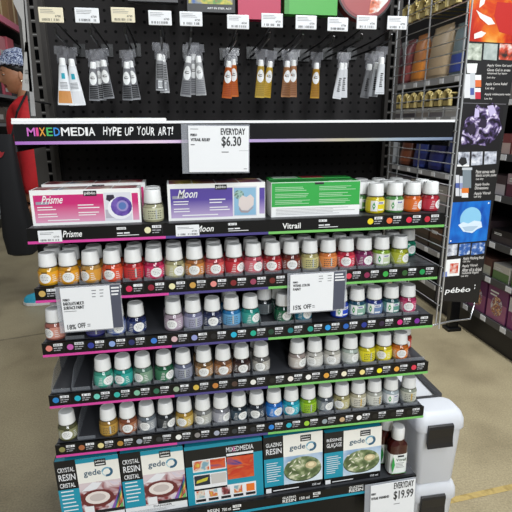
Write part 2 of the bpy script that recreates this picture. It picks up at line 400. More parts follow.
def dk(h, f): return '#'+''.join('%02x' % int(int(h[1+2*i:3+2*i], 16)*f) for i in range(3))
def jar(x, y, z, col, lab, st, label, group, rz=0, tilt=0):
    col = dk(col, .82); lab = dk(lab, .97)
    r = empty('paint_jar', (x, y, z), label, 'paint jar', group, rz)
    for nm, key in (('glass_jar', 'body'), ('cap', 'cap'), ('label', st)):
        o = bpy.data.objects.new(nm, random.choice(JM[key]) if nm == 'label' else JM[key]); C.objects.link(o); o.parent = gj if nm == 'label' else r
        if nm == 'glass_jar': gj = o; o.material_slots[0].link = 'OBJECT'; o.material_slots[0].material = glass_paint(col)
        if nm == 'label': o.material_slots[0].link = 'OBJECT'; o.material_slots[0].material = mat(lab, .4)
    return r
ORD = ['leftmost', 'second', 'third', 'fourth', 'fifth', 'sixth', 'seventh', 'eighth', 'ninth', 'tenth', 'eleventh', 'twelfth', 'thirteenth', 'fourteenth', 'fifteenth', 'sixteenth', 'seventeenth', 'eighteenth', 'nineteenth', 'twentieth']
# (pixel x, colour word, paint, label colour, label style, setback, how many jars stand behind)
R0 = [(153, 'cream', '#b8b490', '#c9c8a8', 'C', 0, 1), (375.5, 'yellow', '#e0c81c', '#e8d420', 'V', 0, 2), (394.7, 'green and white', '#5a9a50', '#d8dcd4', 'V', 0, 2), (412.5, 'orange', '#d8601c', '#e0702a', 'P', 0, 2), (431, 'red', '#b02030', '#c03040', 'P', 0, 1)]
R1 = [(46.6, 'golden yellow', '#d8a01c', '#e8a828', 'P', 0, 2), (69.5, 'yellow orange', '#d8941c', '#e6a024', 'P', 0, 1), (91.8, 'tan orange', '#c09048', '#d89a3c', 'P', 0, 1), (113.4, 'red orange', '#d84c28', '#e0583a', 'Q', 0, 1), (134.7, 'bright red', '#b42024', '#cc3a3c', 'C', 0, 1), (155.5, 'magenta pink', '#b8204c', '#d8386c', 'P', 0, 1), (175.5, 'pale cream green', '#a8a074', '#c4c094', 'P', 0, 1), (195.3, 'copper orange', '#a86434', '#cc8844', 'P', 0, 1), (215.1, 'coral red', '#c4444c', '#d8605c', 'P', 0, 1), (235.7, 'deep red', '#a81c28', '#c4303c', 'P', 0, 1), (253.5, 'rose pink', '#c44c5c', '#d86c78', 'P', 0, 1), (273.2, 'dark red', '#981c20', '#b82c30', 'Q', 0, 1), (291, 'red brown', '#64241c', '#7c3426', 'P', 0, 1), (307.7, 'beige yellow', '#b0a468', '#ccc488', 'C', 0, 1), (326.5, 'light orange', '#dc7c3c', '#ec9454', 'C', 0, 1), (344.5, 'crimson pink', '#c0283c', '#dc4458', 'P', 0, 1), (362.8, 'plum purple', '#742050', '#8c3468', 'P', 0, 1), (380.6, 'lime and white', '#8aac30', '#c8d4b0', 'V', 0, 1), (399.8, 'yellow green', '#a0a820', '#b8bc40', 'P', 0, 1)]
R2 = [(50.5, 'salmon pink', '#b86c5c', '#d49484', 'P', 0, 1), (96, 'violet blue', '#28286c', '#4c4c88', 'C', 0, 0), (115, 'light blue', '#3c5094', '#8494c0', 'P', 0, 0), (136, 'navy blue', '#182050', '#2c3c70', 'P', 0, 0), (174.8, 'pinkish mauve', '#b09ca8', '#b8a4b4', 'P', 0, 1), (193.8, 'lavender silver', '#7c7c9c', '#a4a4bc', 'C', 0, 1), (212.3, 'dark navy', '#20284c', '#343c5c', 'P', 0, 0), (230.6, 'bright blue', '#2478b4', '#68a8d4', 'C', 0, 1), (248.4, 'teal green', '#1c8c80', '#3ca094', 'P', 0, 0), (264, 'smoky clear', '#22282a', '#5c6468', 'C', .05, 0), (283.4, 'dark green', '#0c4c38', '#1c6848', 'P', 0, 1), (303, 'peacock blue', '#14708c', '#1c7c98', 'P', 0, 0), (342.5, 'royal blue', '#1c3cb0', '#2c4cc4', 'V', 0, 0), (357.2, 'green and blue', '#205068', '#8cb4a0', 'V', .0, 1), (373.5, 'indigo blue', '#20307c', '#7088b0', 'V', 0, 1), (391, 'deep green', '#1c4c50', '#60988c', 'V', 0, 0), (407.4, 'pink', '#b83060', '#cc5078', 'P', 0, 1)]
R3 = [(103.6, 'mint teal', '#3c9c84', '#5cb4a0', 'P', 0, 0), (123.4, 'turquoise', '#149488', '#2ca49c', 'P', 0, 0), (142.4, 'sage green', '#58806c', '#7c9c84', 'P', 0, 0), (164, 'forest green', '#1c5c3c', '#3c7858', 'Q', 0, 0), (183, 'silver lavender', '#70748c', '#9498a8', 'C', 0, 0), (203.8, 'copper brown', '#7c5c38', '#b0885c', 'P', 0, 1), (222.9, 'bronze', '#7c5030', '#a4744c', 'Q', 0, 0), (241.4, 'dark brown', '#2c1814', '#44302c', 'P', 0, 1), (261, 'white grey', '#6c6864', '#b4b0a8', 'P', 0, 1), (297.6, 'white with brown rim', '#a89890', '#c8c0b8', 'P', 0, 0), (314, 'clear white', '#ccc8c0', '#d4d2cc', 'P', 0, 0), (332, 'frosted white', '#c4c0b4', '#d4d0c8', 'P', 0, 0), (350.6, 'pale clear green', '#b8c4b8', '#c8ccc4', 'P', 0, 0), (366.4, 'lemon yellow', '#dccc14', '#e8dc2c', 'C', 0, 0), (384.5, 'bright yellow', '#dcc41c', '#ecdc30', 'P', 0, 0), (399.3, 'amber orange', '#cc6c1c', '#e4883c', 'P', 0, 0), (410.7, 'red', '#a83020', '#cc4c3c', 'P', .05, 0)]
R4 = [(65.5, 'olive glitter', '#5c5c3c', '#8c8c64', 'P', 0, 0), (108.7, 'gold', '#a47c34', '#bc9444', 'C', 0, 0), (128.2, 'copper', '#8c4c30', '#a86c4c', 'P', 0, 0), (146.8, 'silver grey', '#707880', '#9ca0a4', 'P', 0, 0), (165.7, 'charcoal', '#24282a', '#3c4044', 'P', 0, 0), (183.8, 'yellow gold', '#b48c34', '#ccb060', 'P', 0, 0), (203, 'pale silver', '#8c8c88', '#b4b4ac', 'P', 0, 1), (221.8, 'lilac silver', '#84848c', '#b0b0b8', 'P', 0, 0), (238.8, 'black blue', '#1c2830', '#2c4454', 'P', 0, 0), (257, 'slate grey', '#282e38', '#444c58', 'P', 0, 1), (274.5, 'cobalt blue', '#1c6cc4', '#3488dc', 'P', 0, 0), (291, 'cyan', '#1ca4bc', '#38b8cc', 'Q', 0, 0), (308, 'lime green', '#84b414', '#a0cc2c', 'C', 0, 0), (325, 'smoky grey', '#4c545c', '#848c94', 'P', 0, 0), (341, 'sandy beige', '#a49c68', '#c0b888', 'P', 0, 0), (356.7, 'amber cream', '#ccc4a4', '#dcd8c8', 'Y', 0, 0), (374, 'yellow striped white', '#c0c0b4', '#dadad0', 'Y', 0, 0), (391, 'clear green labelled', '#b8c4c8', '#d0d4d8', 'V', 0, 0), (409, 'clear yellow striped', '#a8ac9c', '#d0d0c0', 'Y', 0, 0)]
ys = {0: (205, 205), 1: (274, 254), 2: (322, 297), 3: (372, 350), 4: (424, 392)}
for ri, row in enumerate((R0, R1, R2, R3, R4)):
    z = TIER[ri]+SH+.0003; ya, yb = ys[ri]
    nm = ['kit shelf', 'first jar shelf', 'second jar shelf', 'third jar shelf', 'lowest jar shelf'][ri]
    xs = [PX(q[0], ya+(yb-ya)*(q[0]-40)/370, .032+q[5])[0] for q in row]
    for _ in range(60): # keep neighbouring jars from touching
        for i in range(len(xs)-1):
            if row[i][5] != row[i+1][5]: continue
            d = xs[i+1]-xs[i]
            if d < .0452: e = (.0452-d)/2; xs[i] -= e; xs[i+1] += e
    if ri == 0: pass
    n = len(row)
    for i, (px, cw, pc, lc, st, sb, nb) in enumerate(row):
        o_ = ('%s from the left' % ORD[i]) if i else 'leftmost'
        if i == n-1: o_ = 'rightmost'
        xs[i] = max(.0235, min(.906 if ri == 0 else .893, xs[i]))
        y0 = .0265+.012*xs[i]+sb
        jar(xs[i], y0, z, pc, lc, st, '%s paint jar, %s, front row of %s' % (cw, o_.replace('from the left', 'from left'), nm), 'paint jars on the '+nm, random.uniform(-.22, .22))
        for k in range(nb):
            xb = xs[i]+random.uniform(-.002, .002)
            jar(xb, y0+.0475*(k+1), z, pc, lc, st, 'white-capped jar %s behind the %s jar on the %s' % (['standing directly', 'two places'][k], cw, nm), 'paint jars behind the front row of the '+nm, random.uniform(-.3, .3))
    if ri:
        dv = [(xs[i]+xs[i+1])/2 for i in range(n-1) if xs[i+1]-xs[i] < .07]
        dv += [xs[0]-.0232] if xs[0] > .03 else []
        if ri == 3: dv += [.003, .047]
        if ri == 4: dv += [.047]
        if ri == 2: dv += [.046]
        dm = None; shr = [o for o in bpy.data.objects if o.name.startswith('display_shelf') and abs(o.location.z-TIER[ri]) < 1e-4][0]
        proto = None
        for x in dv:
            if ri in (1, 2) and any(abs(x-q) < .0 for q in xs): continue
            if 'DIV' not in JM:
                t_ = divider_mesh().build('divider'); JM['DIV'] = t_.data; bpy.data.objects.remove(t_)
            o = bpy.data.objects.new('divider', JM['DIV']); C.objects.link(o); o.parent = shr
            o.location = Vector((x, 0, TIER[ri]+SH))-shr.location
            if xs and x == dv[0]: o['label'] = 'clear acrylic slot divider'
# a jar pushed to the back of the first jar shelf
jar(.90-.006, .11, TIER[1]+SH+.0003, '#1c8c6c', '#3ca488', 'P', 'sea green paint jar pushed back at the right end of the first jar shelf', 'paint jars on the first jar shelf')
jar(.744, .075, TIER[0]+SH+.0003, '#4a8a40', '#6aa050', 'V', 'green labelled jar set back against the right end of the green kit box', 'paint jars on the kit shelf')

# ------------------------------------------------------------------ kit boxes on the top shelf
BZ = TIER[0]+SH+.0003
def grad(name, c0, c1, z0, z1): # printed two-tone artwork fading upward
    m = bpy.data.materials.new(name); m.use_nodes = True; nt = m.node_tree; N = nt.nodes; L = nt.links
    b = N['Principled BSDF']; b.inputs['Roughness'].default_value = .35
    tc = N.new('ShaderNodeTexCoord'); s = N.new('ShaderNodeSeparateXYZ'); L.new(tc.outputs['Object'], s.inputs[0])
    mr = N.new('ShaderNodeMapRange'); mr.inputs[1].default_value = z0; mr.inputs[2].default_value = z1; L.new(s.outputs[2], mr.inputs[0])
    r = N.new('ShaderNodeMixRGB'); r.inputs[1].default_value = (*rgb(c0), 1); r.inputs[2].default_value = (*rgb(c1), 1)
    L.new(mr.outputs[0], r.inputs[0]); L.new(r.outputs[0], b.inputs['Base Color']); return m
ART1 = ramp_mat('kit_top_art', ['#22303c', '#a83040', '#d8c8b8', '#305888'], 26, .35, pos=[.35, .48, .55, .7], sc3=(.5, 1, 1))
ART2 = ramp_mat('kit_top_art_gold', ['#3c4c68', '#905060', '#c8b050', '#403020'], 22, .35, pos=[.35, .48, .58, .7], sc3=(.5, 1, 1))
def kit(x0, x1, y0, y1, z, h, style, label, group=None):
    r = empty('craft_kit_box', ((x0+x1)/2, (y0+y1)/2, z), label, 'box', group)
    g = MB(WHITE); g.box(x0, x1, y0, y1, z, z+h); g.build('carton', r)
    y = y0-.0006; g = MB(WHITE); w = x1-x0
    g.box(x0+.0005, x1-.0005, y0-.0004, y0, z+.0005, z+h-.0005)
    if style in ('prisme', 'moon'):
        c = ('#e2a4c0', '#cc2c74') if style == 'prisme' else ('#c4b0d4', '#5a48a0')
        G = grad('printed_'+style, c[0], c[1], .004, .045)
        g.M(G); g.rect(x0+.006, x0+w*.66, z+.006, z+h-.010, y)
        if style == 'prisme': g.rect(x1-.017, x1-.004, z+.006, z+h-.010, y)
        else: g.rect(x1-.013, x1-.001, z+.01, z+h-.012, y)
        px0 = x0+w*.665; px1 = x1-.019
        g.M(mat('#dcdce4', .4)); g.rect(px0, px1, z+.006, z+h-.008, y)
        y2 = y-.0003; cx = (px0+px1)/2; cz = z+h*.45
        if style == 'prisme':
            g.M(mat('#2c2438', .4)); g.poly([(px0+.004, cz+.018), (px0+.014, cz+.012), (px0+.022, cz+.020), (px0+.020, cz+.028), (px0+.006, cz+.028)], y2)
            g.M(mat('#b8b4c0', .4)); g.rect(px0+.001, px0+.02, z+.012, z+.030, y2)
            g.M(mat('#f0f0f4', .3)); g.disc(cx+.004, cz-.001, .026, y2-.0002, .024)
            g.M(ramp_mat('enamel_purple', ['#3a2a7a', '#6a50a8', '#8a70c0'], 60, .3)); g.disc(cx+.007, cz+.003, .022, y2-.0004, .021)
            g.M(mat('#9c90c8', .3)); g.disc(cx+.009, cz+.004, .012, y2-.0006, .012); g.M(mat('#5a78b4', .3)); g.disc(cx+.009, cz+.004, .008, y2-.0008, .008)
        else:
            g.M(mat('#8cb8d4', .4)); g.rect(px0+.002, px1-.002, z+.008, z+h-.011, y2)
            g.M(ramp_mat('stone_beads', ['#204050', '#a8c8c0', '#405840'], 120, .3)); g.disc(px0+.013, cz+.018, .011, y2-.0002, .010)
            g.M(mat('#dcd0cc', .35)); g.poly([(cx-.014, cz+.008), (cx-.006, cz+.016), (cx+.003, cz+.012), (cx+.012, cz+.018), (cx+.020, cz+.010), (cx+.019, cz-.006), (cx+.006, cz-.018), (cx-.008, cz-.017), (cx-.015, cz-.006)], y2-.0004)
            g.M(mat('#a89ca0', .35)); g.poly([(cx-.013, cz-.010), (cx-.008, cz-.0175), (cx+.006, cz-.0185), (cx+.018, cz-.009), (cx+.018, cz-.012), (cx+.006, cz-.023), (cx-.009, cz-.022), (cx-.014, cz-.014)], y2-.0003)
        g.M(WHITE); g.text('Prisme' if style == 'prisme' else 'Moon', x0+.021, x0+.062, z+h*.62, z+h*.85, y-.0004, .005)
        g.M(mat('#9a9aa8', .4)); g.rect(x0+.010, x0+.036, z+h*.60, z+h*.68, y-.0002)
        g.M(WHITE)
        g.lines(x0+.012, x0+.055, z+h*.42, z+h*.56, 2, y-.0003, .35); g.lines(x0+.012, x0+.060, z+h*.22, z+h*.36, 2, y-.0003, .35)
        g.lines(x0+w*.42, x0+w*.62, z+h*.44, z+h*.60, 2, y-.0003, .35); g.lines(x0+w*.42, x0+w*.64, z+h*.24, z+h*.38, 2, y-.0003, .35)
        g.lines(x0+.03, x0+w*.58, z+h*.11, z+h*.18, 1, y-.0003, .4)
        g.M(INK); g.rect(x0+w*.48, x0+w*.60, z+h-.014, z+h-.003, y-.0002); g.M(WHITE); g.text('pébéo', x0+w*.49, x0+w*.59, z+h-.0125, z+h-.0045, y-.0004)
    elif style == 'vitrail':
        g.M(mat('#35a84a', .35)); g.rect(x0+.001, x1-.001, z+h*.30, z+h-.001, y)
        g.M(mat('#b4dcb4', .4))
        for (a, b2) in ((.04, .48), (.53, .97)):
            for k in range(3): g.lines(x0+w*a, x0+w*b2, z+h*(.36+.19*k), z+h*(.50+.19*k), 3, y-.0003, .35)
        g.M(mat('#9a9a9a', .4)); g.lines(x0+w*.05, x0+w*.95, z+h*.05, z+h*.26, 5, y-.0003, .25)
        g.M(INK); g.rect(x0+w*.48, x0+w*.58, z+h-.006, z+h-.001, y-.0003)
    g.build('front_print', r)
    g = MB(WHITE); zt = z+h+.0004
    if style == 'vitrail': g.M(mat('#2f9e44', .35)); g.box(x0+.001, x1-.001, y0+.001, y1-.001, z+h, zt); g.M(mat('#c0e4c0', .4)); g.box(x0+w*.65, x0+w*.93, y0+.008, y0+.014, zt, zt+.0002)
    else:
        n = 4
        for k in range(n):
            g.M(ART1 if (style == 'prisme') else ART2); a = x0+.004+(w-.008)*k/n; g.box(a, a+(w-.008)/n-.003, y0+.004, y1-.004, z+h, zt)
    g.build('top_print', r)
    return r
kx = lambda a: PX(a, 210, .02)[0]
kit(.006, .227, .02, .078, BZ, .074, 'prisme', 'pink and white Prisme craft kit box in front on the left')
kit(.016, .236, .081, .139, BZ, .079, 'prisme', 'pink craft kit box standing behind the front Prisme box')
kit(.285, .499, .02, .10, BZ, .080, 'moon', 'purple and white Moon craft kit box with heart shaped stone photo')
kit(.513, .7215, .02, .08, BZ, .078, 'vitrail', 'green and white Vitrail set box with dense text panel')
g = MB(mat('#2f9e44', .35)); g.box(.520, .72, .083, .12, BZ, BZ+.080)
g.M(mat('#a02838', .4)); g.box(.60, .655, .085, .118, BZ+.08, BZ+.0806); g.M(mat('#c8d8c8', .4)); g.box(.53, .59, .085, .118, BZ+.08, BZ+.0806); 
tag(g.build('craft_kit_box', origin=(.62, .1, BZ)), 'green set box standing behind the front Vitrail box', 'box')

# ------------------------------------------------------------------ bottom tray with resin kits
TB = .2265
TILT = Matrix.Translation((.5, 0, TB)) @ Matrix.Rotation(-.030, 4, 'Y') @ Matrix.Translation((-.5, 0, -TB))
r = empty('display_shelf', (.46, 0, TB), 'deep black bottom tray with teal edge, holding the resin kit boxes', 'shelf', 'paint display shelves')
g = MB(SHELF, TILT); g.box(-.02, .918, 0, .394, TB+.018, TB+.026); g.M(SHELFTOP); g.box(-.019, .917, .0005, .394, TB+.026, TB+.028)
g.M(DARK); g.box(.914, .918, 0, .394, TB-.005, TB+.026); g.box(-.02, .918, -.001, .004, TB-.002, TB+.028); g.build('tray', r)
g = MB(BLACK, TILT); g.box(-.02, .918, -.004, -.001, TB-.004, TB+.028); g.M(TEAL); g.box(-.02, .79, -.0052, -.004, TB-.0035, TB+.003)
g.M(WHITE); y = -.0046; z = TB
g.text('RESIN', .345, .375, z+.010, z+.022, y); g.text('750 ml', .382, .405, z+.010, z+.020, y); g.rect(.41, .432, z+.016, z+.024, y); g.rect(.41, .428, z+.009, z+.012, y)
g.text('GLAZING', .542, .578, z+.018, z+.025, y); g.text('RESIN', .542, .578, z+.006, z+.016, y); g.text('150 ml', .588, .615, z+.008, z+.017, y); g.rect(.625, .645, z+.016, z+.024, y); g.rect(.625, .640, z+.010, z+.012, y)
g.text('GLAZING', .725, .765, z+.018, z+.025, y); g.text('RESIN', .725, .765, z+.006, z+.016, y); g.text('CRYSTAL', .10, .14, z+.018, z+.025, y); g.text('RESIN', .10, .14, z+.006, z+.016, y)
g.M(INK); g.bars(.411, .431, z+.0175, z+.023, y-.0003, 10); g.bars(.626, .644, z+.0175, z+.023, y-.0003, 10)
g.build('price_strip', r)
CR = ramp_mat('resin_photo_red', ['#3a1a1c', '#8a3c40', '#e0d0d4', '#a8b8d8'], 22, .35, dist=1.2, pos=[.3, .42, .55, .7])
MOSS = ramp_mat('resin_photo_moss', ['#4c5c38', '#7c8c60', '#d8d8b8'], 45, .35, pos=[.4, .55, .68])
SKYB = ramp_mat('resin_photo_cloth', ['#88a8cc', '#c8d8e8', '#e8f0f4'], 14, .35)
SUN = ramp_mat('resin_photo_sunset', ['#203c88', '#d86030', '#c03020', '#d8a858'], 18, .35, dist=1, pos=[.35, .45, .55, .68], sc3=(.6, 1, 1.4))
FRUIT = ramp_mat('resin_photo_fruit', ['#80a8b8', '#e0d8c8', '#d05038', '#d8c050'], 40, .35, pos=[.38, .48, .56, .66])
def resin(x0, x1, h, style, label, d=.055, y0=.012, ttl=('CRYSTAL', 'RESIN')):
    z0 = TB+.0283; r = empty('resin_kit_box', ((x0+x1)/2, y0+d/2, z0), label, 'box', 'resin kits on the bottom tray')
    g = MB(mat('#101216', .35), TILT); g.box(x0, x1, y0, y0+d, z0, z0+h); g.M(TEAL); g.box(x0+.002, x1-.002, y0+.001, y0+.014, z0+h, z0+h+.0003); g.M(PAPER); g.lines(x0+.01, x0+.04, 0, .001, 1, 0) if False else None; g.build('carton', r)
    g = MB(BLACK, TILT); y = y0-.0004; w = x1-x0; X = lambda f: x0+w*f; Z = lambda f: z0+h*f; e = .0003
    if style == 'mixed':
        g.M(TEAL); g.rect(X(.0), X(1), Z(0), Z(1), y); g.M(mat('#101214', .4)); g.rect(X(.53), X(1), Z(.77), Z(.94), y-e)
        g.rect(X(.0), X(.53), Z(.66), Z(.94), y-e)
        g.M(PAPER); g.rect(X(0.090), X(0.520), Z(.46), Z(.76), y-2*e); g.rect(X(0.090), X(0.520), Z(.24), Z(.47), y-2*e)
        g.M(FRUIT); g.rect(X(0.100), X(0.300), Z(.58), Z(.745), y-3*e); g.M(SUN); g.rect(X(0.315), X(0.510), Z(.58), Z(.745), y-3*e)
        g.M(mat('#202838', .4)); g.rect(X(0.100), X(0.300), Z(.33), Z(.50), y-3*e); g.M(mat('#c8c040', .4)); g.poly([(X(0.120), Z(.37)), (X(0.260), Z(.40)), (X(0.280), Z(.46)), (X(0.130), Z(.42))], y-4*e)
        g.M(mat('#c8c4c0', .4)); g.rect(X(0.315), X(0.510), Z(.33), Z(.50), y-3*e); g.M(TEAL); g.rect(X(0.090), X(0.520), Z(.52), Z(.56), y-3*e)
        g.M(SUN); g.rect(X(0.530), X(0.880), Z(.36), Z(.76), y-3*e)
        g.M(PAPER); g.rect(X(0.530), X(0.880), Z(.74), Z(.80), y-3*e); g.text('MIXEDMEDIA', X(0.530), X(0.885), Z(.83), Z(.91), y-3*e)
        g.M(MAG); g.text('X', X(0.610), X(0.650), Z(.83), Z(.91), y-4*e)
        g.M(PAPER); g.rect(X(0.090), X(0.900), Z(.02), Z(.27), y-2*e)
        for k in range(5):
            a = .10+.165*k; g.M(INK); g.rect(X(a), X(a+.13), Z(.045), Z(.09), y-3*e); g.M([FRUIT, FRUIT, CR, FRUIT, mat('#e87828', .4)][k]); g.rect(X(a+.01), X(a+.12), Z(.11), Z(.24), y-3*e)
    else:
        f = .33 if style == 'red' else .33
        g.M(TEAL); g.rect(X(0), X(f), Z(.12 if style == 'red' else .0), Z(.56 if style == 'red' else .62), y)
        if style != 'red': g.M(BLACK); g.rect(X(0), X(1), Z(0), Z(.12), y-e)
        g.M(PAPER); g.lines(X(.04), X(f-.04), Z(.20), Z(.56), 9 if style != 'red' else 6, y-2*e, .3)
        g.M(PAPER); t1, t2 = ttl
        g.text(t1, X(.04), X(f-.03), Z(.83), Z(.90), y-2*e); g.text(t2, X(.04), X(f-.03), Z(.70), Z(.80), y-2*e)
        if style == 'red': g.text('CRISTAL', X(.04), X(f-.05), Z(.59), Z(.66), y-2*e)
        g.M(mat('#f0eee6', .4)); g.rect(X(f), X(1), Z(.62), Z(1), y-e)
        if style == 'red': g.M(TEAL); g.rect(X(f), X(1), Z(.93), Z(1), y-2*e)
        g.M(INK); g.rect(X(.62), X(.80), Z(.86), Z(.965), y-3*e); g.M(WHITE); g.text('pébéo', X(.635), X(.785), Z(.915), Z(.95), y-4*e); g.rect(X(.64), X(.78), Z(.88), Z(.895), y-4*e)
        g.M(mat('#34566c', .4)); g.text('gede', X(.43), X(.70), Z(.70), Z(.82), y-3*e, .001)
        cx, cz, R = X(.80), Z(.755), w*.085
        g.M(mat('#2f5f7c', .4)); g.ring(cx, cz, R*.62, R*1.1, y-3*e, 16, -1.9, .9); g.M(mat('#6ca4bc', .4)); g.ring(cx, cz, R*.72, R*1.05, y-3*e, 16, .9, 3.0); g.M(mat('#b8d4dc', .4)); g.ring(cx, cz, R*.80, R, y-3*e, 12, 3.0, 4.4)
        if style == 'red':
            g.M(mat('#d8c8cc', .4)); g.rect(X(f), X(1), Z(.12), Z(.62), y-e)
            g.M(CR); g.poly([(X(f), Z(.14)), (X(1), Z(.14)), (X(1), Z(.58)), (X(.62), Z(.62)), (X(f), Z(.50))], y-2*e)
            g.M(mat('#6a2c2c', .35)); g.disc(X(.60), Z(.36), w*.27, y-3*e, h*.14); g.M(mat('#e8ded8', .35)); g.disc(X(.60), Z(.37), w*.20, y-4*e, h*.10)
            g.M(mat('#c8bcb8', .35)); g.disc(X(.60), Z(.375), w*.13, y-5*e, h*.06)
            g.M(mat('#e8b0a0', .4)); g.poly([(X(.84), Z(.16)), (X(.98), Z(.16)), (X(.99), Z(.42))], y-3*e)
            g.M(mat('#70b060', .4)); g.poly([(X(.92), Z(.16)), (X(.99), Z(.16)), (X(.99), Z(.28))], y-4*e)
            for kk, cc in enumerate(('#d84a4a', '#e8a048', '#e0d060', '#68b078', '#4878c0', '#8858a8')):
                g.M(mat(cc, .4)); a0 = .86-.012*kk; g.poly([(X(a0), Z(.17)), (X(a0+.05), Z(.17)), (X(.985), Z(.30+.05*kk)), (X(.985), Z(.25+.05*kk))], y-(4.2+.1*kk)*e)
            g.M(mat('#e8e8ec', .4)); g.poly([(X(.36), Z(.50)), (X(.55), Z(.62)), (X(.70), Z(.60)), (X(.60), Z(.51)), (X(.48), Z(.49))], y-3*e)
            g.M(PAPER); g.rect(X(0), X(1), Z(0), Z(.12), y-2*e); g.rect(X(.37), X(.52), Z(.13), Z(.25), y-5*e); g.M(INK); g.rect(X(.53), X(1), Z(.12), Z(.17), y-5*e); g.text('DANGER', X(.45), X(.75), Z(.075), Z(.105), y-3*e); g.lines(X(.05), X(.95), Z(.01), Z(.06), 4, y-3*e, .2)
        else:
            g.M(SKYB); g.rect(X(f), X(1), Z(.12), Z(.62), y-e); g.M(mat('#3a4630', .35)); g.disc(X(.655), Z(.355), w*.325, y-1.5*e, h*.215, 24); g.M(MOSS); g.disc(X(.655), Z(.375), w*.32, y-2*e, h*.215, 24)
            g.M(mat('#3c4834', .35)); g.ring(X(.645), Z(.38), w*.29, w*.305, y-3*e, 24, 3.3, 6.1) if False else None
            g.M(mat('#c8b890', .4)); g.disc(X(.80), Z(.42), w*.10, y-3*e, h*.065); g.M(mat('#ecdcb4', .4)); g.disc(X(.80), Z(.43), w*.055, y-3.5*e, h*.035); g.M(mat('#e8e4d0', .4))
            for k, (a, b2, t) in enumerate(((.42, .52, .3), (.46, .45, .5), (.52, .52, 1), (.56, .44, .2), (.44, .32, .8), (.55, .27, .1), (.66, .24, .4), (.76, .26, 1), (.60, .50, 2), (.50, .38, 2.4))):
                cx, cz = X(a), Z(b2); q = w*.045; g.poly([(cx+q*math.cos(t), cz+q*math.sin(t)), (cx+q*.3*math.cos(t+1.57), cz+q*.3*math.sin(t+1.57)), (cx-q*math.cos(t), cz-q*math.sin(t)), (cx-q*.3*math.cos(t+1.57), cz-q*.3*math.sin(t+1.57))], y-4*e)
            g.M(PAPER); g.rect(X(.02), X(.11), Z(.01), Z(.09), y-3*e); g.lines(X(.14), X(.6), Z(.02), Z(.06), 1, y-3*e, .4); g.text('150 ml', X(.82), X(.96), Z(.03), Z(.07), y-3*e)
    g.build('front_print', r); return r
resin(-.009, .1395, .184, 'red', 'white and teal gedeo crystal resin kit box at the left end of the bottom tray')
resin(.142, .2955, .182, 'red', 'white and teal gedeo crystal resin kit box, second from the left')
resin(.2985, .495, .176, 'mixed', 'teal mixed media kit box showing six small craft photos', d=.05)
resin(.4985, .6555, .171, 'moss', 'gedeo glazing resin kit box with green moss coaster photo, beside the mixed media box', ttl=('GLAZING', 'RESIN'))
resin(.6605, .819, .160, 'moss', 'gedeo résine glaçage kit box with green moss coaster photo, beside the brown bottle', ttl=('RÉSINE', 'GLAÇAGE'))

# brown bottles
def bottle(x, y, z, label, h=.144):
    r = empty('varnish_bottle', (x, y, z), label, 'bottle', 'varnish bottles on the bottom tray')
    BR = mat('#3c1410', .12, coat=.6)
    def ringr(hw, hd, zz, n=20, p=3.2):
        out = []; hw *= .9
        for i in range(n):
            a = 2*math.pi*i/n; c, s_ = math.cos(a), math.sin(a); k = (abs(c)**p+abs(s_)**p)**(-1/p); out.append((hw*k*c, hd*k*s_, zz))
        return out
    s = h/.158
    g = MB(BR); g.loft([ringr(.026, .018, 0), ringr(.0295, .021, .003*s), ringr(.0295, .021, .098*s), ringr(.026, .019, .106*s), ringr(.0165, .0165, .117*s, p=2), ringr(.0155, .0155, .124*s, p=2)]); part('glass_bottle', g, r, True)
    g = MB(CAPW); g.lathe([(.0165, .119*s), (.0172, .121*s), (.0172, .150*s), (.0150, .158*s), (.006, .1585*s)], 26); part('cap', g, r, True)
    g = MB(mat('#e8ece8', .45)); g.loft([ringr(.0298, .0213, .008*s), ringr(.0298, .0213, .075*s)], False)
    y = -.0218; g.M(mat('#2f9a48', .5)); g.poly([(-.0225, .040*s), (-.018, .014*s), (-.0125, .040*s), (-.018, .068*s)], y); g.M(INK); g.rect(-.006, .012, .066*s, .072*s, y)
    g.M(mat('#38503c', .5)); g.text('Vitrail', -.010, .018, .052*s, .062*s, y); g.M(GREYI); g.lines(-.010, .018, .028*s, .048*s, 4, y, .3); g.M(mat('#2f9a48', .5)); g.rect(-.022, .022, .009*s, .0105*s, y)
    part('label', g, r); return r
zb = TB+.0285+.030*.37
bottle(.869, .027, zb-.0025, 'brown bottle with white cap standing in front of its twin')
bottle(.856, .072, zb-.002, 'brown white-capped bottle half hidden behind the front bottle')

# ------------------------------------------------------------------ price signs
def sign(pts_y, px, ztext, label, drawer, tilt=0):
    (a, b, c, d) = px
    x0, z1 = PX(a, b, pts_y); x1, z0 = PX(c, d, pts_y)
    r = empty('price_sign', ((x0+x1)/2, pts_y, z1), label, 'sign', 'price signs'); r.rotation_euler = (0, tilt, 0)
    w = x1-x0; h = z1-z0
    return r, w, h
def make_sign(name, y, a, b, c, d, label, band, draw, tilt=0):
    r, w, h = sign(y, (a, b, c, d), None, label, None, tilt)
    g = MB(PLEX2); g.box(-w/2, w/2, -.0008, .0012, -h, 0); part('clear_holder', g, r)
    g = MB(PAPER); cx0, cx1, dark = band
    g.box(-w/2+w*cx0, -w/2+w*cx1, -.0022, -.001, -h*.97, -h*.03)
    if dark:
        g.M(mat('#4d5060', .5)); g.box(-w/2+w*cx1, -w/2+w*dark, -.0018, -.001, -h*.96, -h*.03)
        g.M(PAPER); g.lines(-w/2+w*(cx1+.02), -w/2+w*(dark-.01), -h*.26, -h*.05, 3, -.0024, .5)
    g.M(INK); g.bold = .0005; draw(g, lambda f: -w/2+w*f, lambda f: -h*f, -.0025); part('price_card', g, r)
